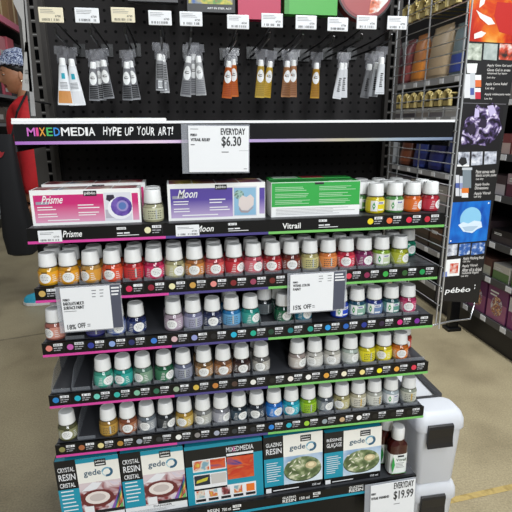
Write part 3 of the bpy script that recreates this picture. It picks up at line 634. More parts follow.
def d1(g, X, Z, y):
    g.text('EVERYDAY', X(.57), X(.93), Z(.21), Z(.08), y); g.text('$6.30', X(.58), X(.87), Z(.47), Z(.24), y)
    g.text('PEBEO', X(.13), X(.22), Z(.24), Z(.19), y); g.text('VITRAIL RELIEF', X(.13), X(.41), Z(.34), Z(.28), y); g.lines(X(.13), X(.22), Z(.43), Z(.39), 1, y, .4)
    g.M(GREYI); g.lines(X(.58), X(.72), Z(.58), Z(.54), 1, y, .5); g.lines(X(.13), X(.28), Z(.11), Z(.08), 1, y, .4); g.rect(X(.84), X(.98), Z(.535), Z(.53), y); g.lines(X(.91), X(.97), Z(.92), Z(.90), 1, y, .6)
make_sign('s', -.0105, 181, 124.5, 250, 172.5, 'white price card reading EVERYDAY $6.30 hanging from the header shelf', (.10, .985, None), d1, .012)
def d2(g, X, Z, y):
    g.text('18%', X(.12), X(.25), Z(.93), Z(.82), y); g.text('OFF', X(.28), X(.40), Z(.91), Z(.80), y)
    g.text('PEBEO', X(.10), X(.20), Z(.31), Z(.26), y); g.text('BAROLATE MULTI', X(.10), X(.41), Z(.40), Z(.33), y); g.text('SURFACE PAINT', X(.10), X(.41), Z(.49), Z(.42), y)
    g.M(GREYI); g.lines(X(.10), X(.34), Z(.55), Z(.51), 1, y, .3); g.lines(X(.55), X(.62), Z(.28), Z(.08), 3, y, .25); g.lines(X(.67), X(.74), Z(.28), Z(.08), 3, y, .25); g.lines(X(.43), X(.5), Z(.90), Z(.82), 2, y, .4)
make_sign('s', -.0105, 54.5, 287, 124, 328.5, 'white percent off card reading 18% OFF with dark side panel, left sign', (.075, .83, .985), d2, -.008)
def d3(g, X, Z, y):
    g.text('15%', X(.10), X(.23), Z(.90), Z(.79), y); g.text('OFF', X(.27), X(.40), Z(.89), Z(.78), y)
    g.text('PEBEO', X(.09), X(.17), Z(.24), Z(.20), y); g.text('VITRAIL COLOR', X(.09), X(.37), Z(.33), Z(.27), y); g.text('PAINT', X(.09), X(.22), Z(.42), Z(.36), y)
    g.M(GREYI); g.lines(X(.52), X(.60), Z(.26), Z(.07), 3, y, .25); g.lines(X(.67), X(.74), Z(.26), Z(.07), 3, y, .25); g.lines(X(.42), X(.48), Z(.88), Z(.80), 2, y, .4)
make_sign('s', -.0105, 287.5, 273.5, 345, 310, 'white percent off card reading 15% OFF with grey side panel, right sign', (.045, .775, .975), d3, -.004)
def d4(g, X, Z, y):
    g.text('EVERYDAY', X(.56), X(.95), Z(.19), Z(.04), y); g.text('$19.99', X(.56), X(.95), Z(.47), Z(.24), y)
    g.text('PEBEO', X(.12), X(.21), Z(.26), Z(.21), y); g.text('VITRAIL VARNISHES', X(.12), X(.47), Z(.37), Z(.31), y); g.text('21%', X(.11), X(.25), Z(.90), Z(.72), y); g.text('OFF', X(.29), X(.43), Z(.90), Z(.72), y)
    g.M(GREYI); g.lines(X(.46), X(.54), Z(.86), Z(.75), 2, y, .4); g.lines(X(.57), X(.72), Z(.57), Z(.53), 1, y, .4); g.rect(X(.08), X(.98), Z(.99), Z(.985), y)
make_sign('s', -.0105, 365, 484.5, 412, 519, 'white price card reading EVERYDAY $19.99 hanging from the bottom tray', (.11, .985, None), d4, -.035)

# small shelf-edge tags on the kit shelf
for (a, b, c, d, lb) in ((37.5, 231, 62.5, 242.5, 'small white barcode tag at the left end of the kit shelf edge'), (175.5, 225.5, 199.5, 236, 'small white barcode tag under the Moon box on the shelf edge')):
    x0, z1 = PX(a, b, -.006); x1, z0 = PX(c, d, -.006); z0 = z1-.024
    g = MB(PAPER); g.box(x0, x1, -.0066, -.0052, z0, z1); g.M(INK); g.bars(x0+.004, x1-.003, z0+.002, z0+.006, -.0069, 22); g.text('6730', x1-.016, x1-.005, z0+.009, z0+.0125, -.0069); g.M(GREYI); g.lines(x0+.004, x1-.012, z0+.015, z0+.021, 2, -.0069, .3)
    kt = [o for o in bpy.data.objects if o.name.startswith('display_shelf') and abs(o.location.z-TIER[0]) < 1e-4][0]; g.build('price_tag', kt)

# ------------------------------------------------------------------ peg hooks and tubes
TUBE_G = 'paint tubes on the peg hooks'
def tube_obj(x, y, ztop, L_, hw, body, low, style, label, rz=0, lean=0):
    r = empty('paint_tube', (x, y, ztop-L_), label, 'paint tube', TUBE_G, rz); r.rotation_euler = (0, lean, rz)
    hw *= 1.18; bm_ = mat(body, .3, .0 if style in ('white', 'box') else .35)
    g = MB(bm_); rings = []; R = .0088; Lb = L_-.016
    for t in (0, .04, .045, .3, .6, .9, 1):
        z = Lb*t; k = max(0, (t-.04)/.96); w = hw*(1-k)+R*k; th = .0009*(1-k)+R*k if t > .04 else .0009
        rings.append([(w*math.cos(2*math.pi*j/16), th*math.sin(2*math.pi*j/16), z) for j in range(16)])
    rings.append([(.0045*math.cos(2*math.pi*j/16), .0045*math.sin(2*math.pi*j/16), Lb+.003) for j in range(16)])
    g.loft(rings); tb = part('tube_body', g, r, True)
    g = MB(WHITE); g.lathe([(.0070, Lb+.000), (.0074, Lb+.003), (.0066, L_-.001), (.0055, L_)], 14); part('cap', g, r, True)
    # printed wrap on the front of the tube
    g = MB(mat(low, .35))
    def fr(u, t, off=.0004): # surface point: u across -1..1, t along 0..1
        k = max(0, (t-.04)/.96); w = hw*(1-k)+R*k; th = .0009*(1-k)+R*k; a = math.acos(max(-1, min(1, u)))
        return (w*math.cos(a), -th*math.sin(a)-off, Lb*t)
    def patch(u0, u1, t0, t1, off=.0004, n=4, q=4):
        vs = [fr(u0+(u1-u0)*i/n, t0+(t1-t0)*j/q, off) for j in range(q+1) for i in range(n+1)]
        g.add(vs, [(j*(n+1)+i, j*(n+1)+i+1, (j+1)*(n+1)+i+1, (j+1)*(n+1)+i) for j in range(q) for i in range(n)])
    patch(-.9, .9, .05, .36 if style in ('box', 'stripe') else .06)
    if style in ('oval', 'gold'):
        g.M(WHITE); n = 16; vs = [fr(0, .70, .0008)]+[fr(.86*math.cos(2*math.pi*i/n), .70+.21*math.sin(2*math.pi*i/n), .0008) for i in range(n)]
        g.add(vs, [(0, 1+i, 1+(i+1) % n) for i in range(n)])
        g.M(OTX); patch(-.4, .4, .68, .70, .0012); patch(-.3, .3, .74, .755, .0012)
        g.M(mat(low, .4))
        for k in range(7): patch(-.85, .85, .07+.06*k, .112+.06*k, .0006)
    elif style == 'stripe':
        g.M(INK)
        for k in range(9): patch(-.8, .8, .42+.055*k, .445+.055*k, .0006)
        g.M(PAPER); patch(-.5, .5, .08, .34, .0008); g.M(INK); [patch(-.4+.2*k, -.32+.2*k, .12, .30, .0011) for k in range(5)]
    elif style == 'white':
        g.M(INK); [patch(-.35, .35-.1*(k % 3), .25+.07*k, .285+.07*k, .0006) for k in range(7)]
    elif style == 'box':
        g.M(PAPER); patch(-.85, .85, .36, .95, .0006); g.M(mat('#28a4b8', .4)); patch(-.3, .4, .66, .80, .0009); g.M(GREYI); [patch(-.6, .6, .42+.035*k, .435+.035*k, .0009) for k in range(5)]
    part('tube_print', g, tb)
    g = MB(TAB); zc = L_; g.box(-.011, .011, -.0006, .0006, zc-.012, zc+.008); g.box(-.016, .016, -.0006, .0006, zc+.008, zc+.026); part('hang_tab', g, r)
    return r
hooks = [ # tag pixel x,y; cream?; tubes: (px, top py, length, halfwidth, body, print, style, word, lean)
 (51, 15, 1, [(61, 58, .106, .0150, '#d8dadc', '#c88a4c', 'box', 'white and orange printed', .02), (73, 59, .106, .0170, '#e4e4e6', '#dcdcde', 'box', 'wide white back-printed', -.04)]),
 (87, 15.5, 0, [(91, 62, .088, .0105, '#8c8c90', '#1c1c1e', 'oval', 'black and silver', .05), (97.5, 61, .090, .011, '#98989c', '#18181a', 'oval', 'black and silver', 0), (106, 60, .088, .011, '#8c8c90', '#18181a', 'oval', 'black and silver', -.08)]),
 (123, 15, 1, [(125, 62, .088, .0105, '#8c8c90', '#18181a', 'oval', 'black and silver', .04), (133, 61, .09, .011, '#909094', '#18181a', 'oval', 'black and silver', -.08)]),
 (160, 18, 0, [(158.5, 54, .084, .0095, '#a8a8aa', '#606064', 'stripe', 'silver barcoded', .02), (163, 55, .088, .0100, '#c0c0c2', '#909094', 'stripe', 'silver barcoded', -.02)]),
 (191, 19, 0, [(184, 56, .094, .0115, '#9c9c9e', '#606064', 'oval', 'pewter silver', .12), (193, 54, .096, .0120, '#a8a8aa', '#707074', 'oval', 'pewter silver', 0), (200, 56, .092, .011, '#b8b8b8', '#8c8c90', 'oval', 'pewter silver', -.05)]),
 (238, 22, 0, [(226, 61, .088, .0105, '#c86428', '#a84818', 'oval', 'copper orange', .08), (233, 59, .09, .0110, '#d0702c', '#b85420', 'oval', 'copper orange', .0)]),
 (272, 20.5, 0, [(259.5, 60, .090, .0105, '#c8a848', '#a88830', 'oval', 'pale gold', .04), (266, 61, .088, .0105, '#d4b040', '#b89028', 'oval', 'pale gold', .13)]),
 (306, 22.5, 0, [(286, 61, .087, .0110, '#a87850', '#7c5030', 'oval', 'bronze', .04), (292.5, 60, .090, .0110, '#b88460', '#8c5c3c', 'oval', 'bronze', .03)]),
 (337.7, 24.5, 0, [(315.5, 63, .086, .0100, '#c09030', '#a07020', 'gold', 'deep gold', .03)]),
 (366.6, 22.5, 0, [(338, 63, .088, .0100, '#d8d8da', '#c0c0c4', 'white', 'white silver', .12), (344, 63, .086, .0105, '#e0e0e2', '#c8c8cc', 'white', 'white silver', .02)]),
 (397, 23, 0, [(366, 64, .084, .0100, '#8c8c8e', '#6c6c70', 'white', 'dull silver', .12)])]
for (tx, ty, cream, tubes) in hooks:
    X, Zt = PX(tx, ty, .10)
    zh = Zt-.008; r = empty('peg_hook', (X, .4, zh-.02), 'black peg hook with %s price tag holding the %s paint tubes' % ('cream' if cream else 'white', tubes[0][7]+(' (left of the two)' if False else '')), 'peg hook', 'peg hooks')
    if tx == 123: r['label'] = 'black peg hook with cream price tag, third hook from the left'
    if tx == 87: r['label'] = 'black peg hook with white price tag, second hook from the left'
    g = MB(mat('#141414', .35)); g.tube([(X, .398, zh-.030), (X, .26, zh-.030), (X, .13, zh-.022), (X, .124, zh-.012)], .0028); g.tube([(X+.006, .398, zh-.012), (X+.006, .25, zh-.008), (X, .103, zh+.003)], .0023); g.box(X-.012, X+.018, .394, .3995, zh-.036, zh-.004); g.build('wire', r)
    g = MB(CREAM if cream else PAPER); w2, h2 = .0240, .0142
    g.box(X-w2, X+w2, .0985, .1005, Zt-h2, Zt+h2, .0009); g.M(INK); g.bars(X-w2+.006, X+w2-.006, Zt-h2+.003, Zt-h2+.0075, .0981, 22); g.text('6730', X+w2-.016, X+w2-.005, Zt-h2+.010, Zt-h2+.014, .0981); g.M(GREYI); g.lines(X-w2+.004, X+w2-.010, Zt+.002, Zt+.011, 3, .0981, .22)
    g.build('price_tag', r)
    side = ['left', 'right'] if len(tubes) == 2 else ['left', 'middle', 'right']
    hn = {51: 'first', 87: 'second', 123: 'third'}.get(tx)
    for i, (px, py, L_, hw, bc, pc, st, word, lean) in enumerate(tubes):
        yy = .245+.012*(i % 2)
        x, zt = PX(px, py, yy)
        if len(tubes) == 1: lb = '%s paint tube hanging alone on its peg hook' % word
        else: lb = '%s paint tube with white cap, %s of those on its hook' % (word, side[i])
        if word == 'black and silver': lb = '%s paint tube with white oval, %s on the %s hook' % (word, side[i], hn)
        tube_obj(x, yy, zt, L_, hw, bc, pc, st, lb, random.uniform(-.15, .15), lean)
x, zt = PX(380, 57, .20); 
tube_obj(x-.004, .18, zt-.004, .086, .0110, '#dcdee0', '#9a9aa0', 'white', 'white tube hanging foremost on the rightmost peg hook', .1, .0)
x, zt = PX(376, 62, .21); tube_obj(x-.005, .205, zt-.002, .082, .010, '#c8cacc', '#9a9aa0', 'white', 'white tube tucked behind the foremost one on the rightmost peg hook', -.1, .06)

# products hanging above the price tags
def hang_card(a, b, c, d, y, th, col, label, name='hanging_box', cat='box', fn=None):
    x0, _ = PX(a, b, y); x1, z0 = PX(c, d, y); z1 = z0+.16
    r = empty(name, ((x0+x1)/2, y, z0), label, cat)
    g = MB(col); g.box(x0, x1, y, y+th, z0, z1)
    if fn: fn(g, x0, x1, z0, z1, y-.0004)
    g.build('carton', r)
    g = MB(BLACK); xm = (x0+x1)/2; g.tube([(xm, y+th-.002, z1+.01), (xm, .398, z1+.005)], .002); g.box(xm-.012, xm+.012, y+th-.003, y+th-.002+.002, z1-.002, z1+.02); g.build('hanging_wire', r)
def f_art(g, x0, x1, z0, z1, y):
    g.M(ramp_mat('landscape_print', ['#2c5c9c', '#c8b83c', '#4c8c3c', '#b83c2c'], 26, .4, pos=[.36, .46, .55, .64])); g.rect(x0+.004, x1-.006, z0+.018, z1-.02, y)
    g.M(WHITE); g.text('ART IN STEP, ACT', x0+.048, x1-.008, z0+.006, z0+.011, y)
hang_card(187, 2, 235, 13, .25, .03, mat('#121214', .4), 'black box with colourful landscape print above the pegboard tags', fn=f_art)
hang_card(238, 2, 280.5, 20, .25, .03, mat('#b81848', .4), 'plain crimson box hanging above the tubes')
def f_g(g, x0, x1, z0, z1, y): g.M(mat('#2f8a28', .4)); g.rect(x0, x0+.012, z0, z1, y)
hang_card(284.5, 2, 337, 15.5, .25, .03, mat('#45a83c', .4), 'bright green box hanging above the tubes', fn=f_g)
def f_k(g, x0, x1, z0, z1, y): g.M(GREYI); g.lines(x0+.004, x1-.01, z0+.002, z0+.006, 1, y)
hang_card(128, 2, 178, 2.5, .25, .03, mat('#3a3a3c', .4), 'dark grey box whose bottom edge shows over the left tags', fn=f_k)
cx, cz = PX(366, -12, .25)
r = empty('round_tin', (cx, .25, cz-.075), 'round dark red tin with white and orange artwork, top right above tags', 'tin')
g = MB(mat('#8c3a3c', .35)); n = 40
T2 = Matrix.Translation((cx, .25, cz)) @ Matrix.Rotation(math.pi/2, 4, 'X')
g.T = T2; g.lathe([(.074, -.03), (.076, -.028), (.076, -.002), (.074, 0)], n); g.T = None
g.M(mat('#1c1414', .4)); g.ring(cx, cz, .072, .0765, .2492, 40)
g.M(mat('#a85050', .4)); g.disc(cx, cz, .066, .2490, n=36)
g.M(ramp_mat('tin_art', ['#e8e4dc', '#d8704c', '#2c2424'], 30, .4, pos=[.45, .56, .65])); g.poly([(cx+.010, cz-.060), (cx+.035, cz-.054), (cx+.060, cz-.028), (cx+.064, cz), (cx+.02, cz+.02), (cx+.014, cz-.03)], .2486)
g.build('lid', r)
g = MB(BLACK); g.tube([(cx, .28, cz+.07), (cx, .398, cz+.07)], .002); g.build('hanging_wire', r)

# ------------------------------------------------------------------ wire grid end panel
r = empty('wire_grid_panel', (.93, .18, .70), 'chrome wire grid end panel on the right side of the gondola', 'wire rack')
XG = .936
for i in range(31):
    z = (.76+i*.049) if i < 4 else .935+(i-4)*.0245; g = MB(CHROME); g.tube([(XG, -.0, z), (XG, .352, z)], .0013, 5); g.build('cross_wire', r)
for y in (.352, .292, .17, .012, -.004): g = MB(CHROME); g.tube([(XG+.003, y, .70), (XG+.003, y, 1.62)], .0021, 6); g.build('upright_wire', r)

# ------------------------------------------------------------------ hanging banner
BY = .035
def bp(px, py): return PX(px, py, BY)
bx = bp(456, 300); r = empty('product_banner', (bx[0]+.06, BY, .74), 'tall black hanging pébéo banner with painted artwork photos', 'banner')
TLb, TRb, BLb, BRb = bp(472, 0), bp(524.5, 0), bp(435, 300.5), bp(478, 303)
def ext(p, q, t): return (p[0]+(q[0]-p[0])*t, p[1]+(q[1]-p[1])*t)
TL2, TR2 = ext(BLb, TLb, 1.12), ext(BRb, TRb, 1.12)
g = MB(mat('#121011', .45))
V = [(BLb[0], BY, BLb[1]), (BRb[0], BY, BRb[1]), (TR2[0], BY, TR2[1]), (TL2[0], BY, TL2[1])]
g.add(V+[(a, b2+.004, c) for a, b2, c in V], [(0, 1, 2, 3), (7, 6, 5, 4), (0, 4, 5, 1), (1, 5, 6, 2), (2, 6, 7, 3), (3, 7, 4, 0)]); g.build('panel', r)
y = BY-.0004
def quad(g, pts, y): g.poly([bp(*p) for p in pts][::-1], y)
OR = ramp_mat('print_orange_red', ['#f0c060', '#e07818', '#d04010', '#b01808', '#8c1410'], 14, .35, 6, .6, pos=[.30, .40, .48, .58, .72])
PUR = ramp_mat('print_purple', ['#17111c', '#4c3c68', '#9484ac', '#e8e0f0'], 46, .35, 6, 1.0, pos=[.45, .51, .56, .63])
BLU = ramp_mat('print_blue', ['#0c3c9c', '#1468c4', '#1c84dc'], 30, .35, 5, .5, sc3=(1, 1, .4))
THB = [ramp_mat('print_thumb', ['#e0e4d8', '#b0b8a8', '#3c4438'], 60, .4), ramp_mat('print_thumb_grey', ['#c0c8c4', '#98a4a0'], 60, .4), ramp_mat('print_thumb_red', ['#e8e0d8', '#d04c30', '#2c2420'], 60, .4), ramp_mat('print_thumb_white', ['#e8e8ec', '#b8bcc8', '#38343c'], 80, .4), ramp_mat('print_thumb_blue', ['#e0e8f0', '#3c68b0', '#18407c'], 80, .4)]
g = MB(OR); quad(g, [(470, -12), (524, -12), (520, 44), (467.5, 41)], y)
g.M(mat('#f4ece4', .4))
for pts in ([(476, 10), (482, 14), (491, 18), (495, 24), (488, 25), (480, 18)], [(474, 34), (481, 31), (486, 33), (482, 37), (474, 39)], [(480, 0), (486, -4), (484, 4), (479, 8)]): quad(g, pts, y-.0003)
g.M(mat('#c0241c', .4)); quad(g, [(497, 2), (523, 4), (520, 38), (499, 32), (494, 16)], y-.0002)
for i, (a, b2) in enumerate(((466.5, 481), (483, 496.5), (498.5, 514))):
    g.M(THB[i]); quad(g, [(a+1.2, 43+i*.3), (b2+1.2, 43.8+i*.3), (b2, 60.5), (a, 59.5)], y)
g.M(WHITE); quad(g, [(467, 63.5), (477.5, 63.5), (476, 73), (467, 73)], y)
for (a, b2, c, d, col) in ((464, 74, 470, 98, '#e0e0e2'), (470, 73, 475, 99, '#c8ccd0'), (475, 75, 481, 80, '#f0f0f0'), (475, 80, 481, 87, '#e07038'), (474.5, 88, 480.5, 92, '#f0f0f0'), (474.5, 92, 480.5, 99, '#c83040'), (465, 86, 469, 90, '#e88030'), (470, 88, 474, 95, '#5060a0')): g.M(mat(col, .4)); quad(g, [(a, b2), (c, b2), (c, d), (a, d)], y-.0002-.0002*random.random())
def tx(s, a, b2, c, d): # text box between two image points
    x0, z1 = bp(a, b2); x1, z0 = bp(c, d); g.M(mat('#d8d4d0', .4)); g.text(s, x0, x1, z0, z1, y-.0003)
tx('Apply Gem Gel and', 487, 64, 511, 67.5); tx('Gloss Gel in areas', 487, 68.5, 510, 71.5); tx('obtained by layer', 487, 72.3, 507, 75); tx('Let dry', 487, 76.5, 495, 79)
tx('Apply Cerne Relief', 485.5, 82.5, 507, 86); tx('Let dry', 485.5, 87, 494, 90); tx('Apply iridescent resin', 484.5, 93, 510, 96); tx('Let dry', 484.5, 97.5, 492, 100)
g.M(mat('#8c8890', .4)); quad(g, [(462.5, 102.8), (506, 104), (506, 104.4), (462.5, 103.2)], y)
quad_pts = [(462.5, 105), (503.5, 106), (499.5, 150), (458.5, 149)]
g.M(mat('#141014', .4)); quad(g, quad_pts, y)
g.M(PUR); quad(g, [(464, 122), (469, 115), (474, 110), (477, 104.5), (482, 108), (487, 104), (493, 103), (500, 108), (499, 118), (502, 128), (494, 140), (486, 146), (474, 144), (462, 148), (461, 140)], y-.0002)
g.M(mat('#c8bce0', .4)); quad(g, [(487, 106), (493, 105), (496, 112), (490, 117)], y-.0004); quad(g, [(475, 108), (479, 110), (479, 117), (474, 118)], y-.0004)
g.M(mat('#2a2034', .4)); quad(g, [(481, 118), (487, 120), (485, 128), (478, 127)], y-.0005); quad(g, [(466, 128), (474, 122), (476, 130), (470, 136)], y-.0005)
for i, (a, b2) in enumerate(((457.5, 469), (471, 482), (484, 496))):
    g.M(THB[3]); quad(g, [(a+.7, 152-.2*i), (b2+.7, 152-.4*i), (b2, 166-1.2*i), (a, 166.5-1*i)], y)
g.M(INK); quad(g, [(461, 157), (466, 158), (467, 163), (462, 166), (458, 162)], y-.0003)
g.M(WHITE); quad(g, [(457, 164.5), (469, 164.5), (469, 166.5), (457, 166.5)], y-.0002)
for (a, b2, c, d, col) in ((455.5, 175, 459, 196, '#d8d8dc'), (459.5, 176, 463, 196, '#c8ccd4'), (462, 167.5, 472, 170, '#c8ccd0'), (462.5, 170, 471, 188, '#7c8890'), (461.5, 188, 468.5, 193, '#e07828'), (461.5, 193, 468, 197.5, '#e8e8e8'), (455.5, 183, 459, 188, '#5060a0'), (459.5, 183, 463, 189, '#9098c0')): g.M(mat(col, .4)); quad(g, [(a, b2), (c, b2), (c, d), (a, d)], y-.0002-.0002*random.random())
tx('Paint canvas with', 476, 170, 494.5, 173); tx('black acrylic paint', 476, 174, 496, 177); tx('Let dry', 476, 177.8, 483, 180.5); tx('Apply Studio', 475, 183, 489, 186); tx('Dimensions', 475, 186.5, 488, 189.2); tx('Apply Vitrail', 474, 192, 490, 195); tx('Let dry', 474, 195.5, 481, 198)
g.M(BLU); quad(g, [(452, 202.5), (491, 200.5), (486.5, 240.5), (448.5, 243.5)], y)
c0 = bp(470.5, 218.5); g.M(mat('#8cc8e8', .4)); g.disc(c0[0], c0[1], .0285, y-.0003, .0285, 28)
g.M(mat('#d8e8f4', .4)); quad(g, [(458, 225), (463, 222), (468, 223.5), (474, 220.5), (481, 221.5), (482, 227), (477, 229), (472, 233), (463, 231.5)], y-.0005)
g.M(mat('#b0c8dc', .4)); quad(g, [(462, 227), (470, 226), (478, 226), (472, 231), (465, 231)], y-.0007)
g.M(WHITE); 
for p in ((488.5, 203), (450.5, 241)): c1 = bp(*p); g.disc(c1[0], c1[1], .0022, y-.0004)
for i, (a, b2) in enumerate(((446, 457), (459, 470), (471.5, 484.5))):
    g.M(THB[3 if i == 0 else 4]); quad(g, [(a+.6, 245-.9*i), (b2+.6, 244-.9*i), (b2-.4, 255-.9*i), (a-.6, 256.5-.6*i)], y)
g.M(WHITE); quad(g, [(446, 260), (460.5, 258.5), (459, 275.5), (445, 276.5)], y); g.M(THB[2]); quad(g, [(450, 263.5), (458.5, 263), (457.5, 273), (449.5, 273.5)], y-.0003); g.M(mat('#7888c0', .4)); quad(g, [(443, 272), (447, 271.5), (447, 276.5), (442.5, 277)], y-.0004)
tx('Apply Masking fluid', 463, 257, 483, 259.5); tx('Let dry', 463, 260.5, 470, 262.5); tx('Apply Vitrail', 462, 264.5, 477, 267); tx('After all is dried', 462, 268.3, 481, 270.7); tx('remove liquid', 462, 271.8, 478, 274); tx('Let dry', 461, 275, 468, 277)
x0, z0 = bp(444.5, 294.5); x1, z1 = bp(470, 286.5); g.M(WHITE); g.text('pébéo', x0, x1, z0-.001, z1, y-.0003, .003)
for px in (441, 474.5): x0, z0 = bp(px, 289 if px < 450 else 286); g.rect(x0, x0+.002, z0-.008, z0-.004, y); g.rect(x0, x0+.002, z0, z0+.004, y)
g.build('print', r)
g = MB(STEEL); p = [at(475.5, 300, 1, .05), at(470, 319, 1, .02), at(452, 321, 1, .0), at(433, 325, 1, .0)]
g.tube([(p[0].x, .05, p[0].z+.03), tuple(p[0]), tuple(p[1]), tuple(p[2]), (.921, -.002, p[3].z)], .0022, 8)
g.tube([(.921, -.002, p[3].z), (.921, .39, p[3].z+.0)], .0022, 8); g.build('wire_bracket', r, smooth=True)

# ------------------------------------------------------------------ storage bins at right
frost = bpy.data.materials.new('frosted_plastic'); frost.use_nodes = True; nt = frost.node_tree; b = nt.nodes['Principled BSDF']
b.inputs['Base Color'].default_value = (.86, .87, .9, 1); b.inputs['Roughness'].default_value = .32
t = nt.nodes.new('ShaderNodeBsdfTranslucent'); t.inputs['Color'].default_value = (.85, .87, .92, 1); mxn = nt.nodes.new('ShaderNodeMixShader'); mxn.inputs[0].default_value = .3
tr = nt.nodes.new('ShaderNodeBsdfTransparent'); mx2 = nt.nodes.new('ShaderNodeMixShader'); mx2.inputs[0].default_value = .12
nt.links.new(b.outputs[0], mxn.inputs[1]); nt.links.new(t.outputs[0], mxn.inputs[2]); nt.links.new(mxn.outputs[0], mx2.inputs[1]); nt.links.new(tr.outputs[0], mx2.inputs[2]); nt.links.new(mx2.outputs[0], nt.nodes['Material Output'].inputs['Surface'])
def rr(x0, x1, y0, y1, z, rad, n=5):
    out = []
    for (cx, cy, a0) in ((x1-rad, y0+rad, -90), (x1-rad, y1-rad, 0), (x0+rad, y1-rad, 90), (x0+rad, y0+rad, 180)):
        for i in range(n+1): a = math.radians(a0+90*i/n); out.append((cx+rad*math.cos(a), cy+rad*math.sin(a), z))
    return out
def bin_(x0, x1, y0, y1, z0, z1, label, rim=False):
    r = empty('storage_bin', ((x0+x1)/2, (y0+y1)/2, z0), label, 'storage bin', 'clear plastic bins beside the display')
    H = z1-z0; lt = .058; s = .018
    g = MB(frost); g.loft([rr(x0+s, x1-s, y0+s*.6, y1-s, z0, .014), rr(x0+s*.7, x1-s*.7, y0+s*.5, y1-s, z0+.006, .016), rr(x0+.005, x1-.005, y0+.004, y1-.005, z1-lt+.008, .018)]); g.build('tub', r, smooth=True)
    g = MB(frost); g.loft([rr(x0+.002, x1-.002, y0+.001, y1-.002, z1-lt, .02), rr(x0-.002, x1+.002, y0-.002, y1+.002, z1-lt+.006, .022), rr(x0-.001, x1+.001, y0-.001, y1+.001, z1-.028, .024), rr(x0+.004, x1-.004, y0+.004, y1-.004, z1-.012, .026), rr(x0+.014, x1-.014, y0+.014, y1-.014, z1-.001, .028), rr(x0+.022, x1-.022, y0+.02, y1-.02, z1, .02)]); ld = g.build('lid', r, smooth=True)
    g = MB(mat('#1a1819', .35)); xc = (x0+x1)/2-.009; w = .038
    prof = [(-.003, z1-.030), (-.009, z1-.033), (-.011, z1-.040), (-.010, z1-lt-.010), (-.012, z1-lt-.028), (-.0155, z1-lt-.040), (-.010, z1-lt-.042), (-.003, z1-lt-.030)]
    vs = [(xc-w, y0+a, b2) for a, b2 in prof]+[(xc+w, y0+a, b2) for a, b2 in prof]; k = len(prof)
    g.add(vs, [tuple(range(k)), tuple(reversed(range(k, 2*k)))]+[(i, i+k, (i+1) % k+k, (i+1) % k) for i in range(k)]); g.build('latch', ld)
bin_(.943, 1.088, .05, .150, .1745, .411, 'frosted storage bin with black latch, upper of the stack of two')
bin_(.943, 1.088, .05, .150, .0, .174, 'frosted storage bin with black latch under the upper bin, on the floor')
# bin with dark rim behind
x0, x1, y0, y1, zt = .962, 1.080, .157, .37, .398
r = empty('storage_bin', ((x0+x1)/2, (y0+y1)/2, 0), 'white storage bin with open dark grey rim behind the latched bins', 'storage bin', 'clear plastic bins beside the display')
g = MB(frost); g.loft([rr(x0+.02, x1-.02, y0+.02, y1-.02, 0, .02), rr(x0+.004, x1-.004, y0+.004, y1-.004, zt-.022, .02), rr(x0+.012, x1-.012, y0+.012, y1-.012, zt-.020, .02)]); g.build('tub', r, smooth=True)
g = MB(mat('#3a393b', .4)); o_, i_ = rr(x0, x1, y0, y1, 0, .018), rr(x0+.010, x1-.010, y0+.010, y1-.010, 0, .012); n = len(o_)
vs = [(p[0], p[1], zt-.02) for p in o_]+[(p[0], p[1], zt) for p in o_]+[(p[0], p[1], zt) for p in i_]+[(p[0], p[1], zt-.02) for p in i_]
g.add(vs, [(a*n+j, a*n+(j+1) % n, ((a+1) % 4)*n+(j+1) % n, ((a+1) % 4)*n+j) for a in range(4) for j in range(n)]); g.build('rim', r, smooth=True)

# ------------------------------------------------------------------ left edge hanging strip of the gondola
r = empty('hanging_strip', (-.03, .2, 1.2), 'grey plastic information strip with barcode card at the left upright', 'sign')
ST = clear_mat('grey_strip_plastic', '#a8a8a8', .75, .3)
ys_ = .13
def P2(px, py): q = PX(px, py, ys_); return (q[0], ys_, q[1])
def slab(g, pts, th=.003):
    A = [P2(*p) for p in pts]; n = len(A); B = [(a[0], a[1]+th, a[2]) for a in A]
    g.add(A+B, [tuple(reversed(range(n))), tuple(range(n, 2*n))]+[(i, (i+1) % n, (i+1) % n+n, i+n) for i in range(n)])
g = MB(mat('#8f8d8b', .4)); slab(g, [(23, -6), (25.5, -6), (35.5, 116), (31, 116)]); g.build('edge_rail', r)
g = MB(mat('#a09e9b', .45)); slab(g, [(12, -6), (24, -6), (28.5, 52), (24.5, 52), (21.5, 20), (13.5, 3)], .002); slab(g, [(25, 42), (28, 42), (32.5, 92), (22, 90)], .002)
g.M(INK); 
for k in range(6): a = P2(25.2+k*.85, 79); b2 = P2(25.6+k*.85, 83.5); g.rect(a[0], b2[0], b2[2], a[2], ys_-.0005)
for k in range(3): a = P2(24.8, 70+k*1.6); b2 = P2(29, 70.7+k*1.6); g.rect(a[0], b2[0], b2[2], a[2], ys_-.0005)
g.build('info_card', r)
g = MB(DARK); a = P2(27, 100); g.tube([(a[0]+.002, ys_+.003, a[2]), (-.01, .376, a[2])], .002); g.build('support_arm', r)

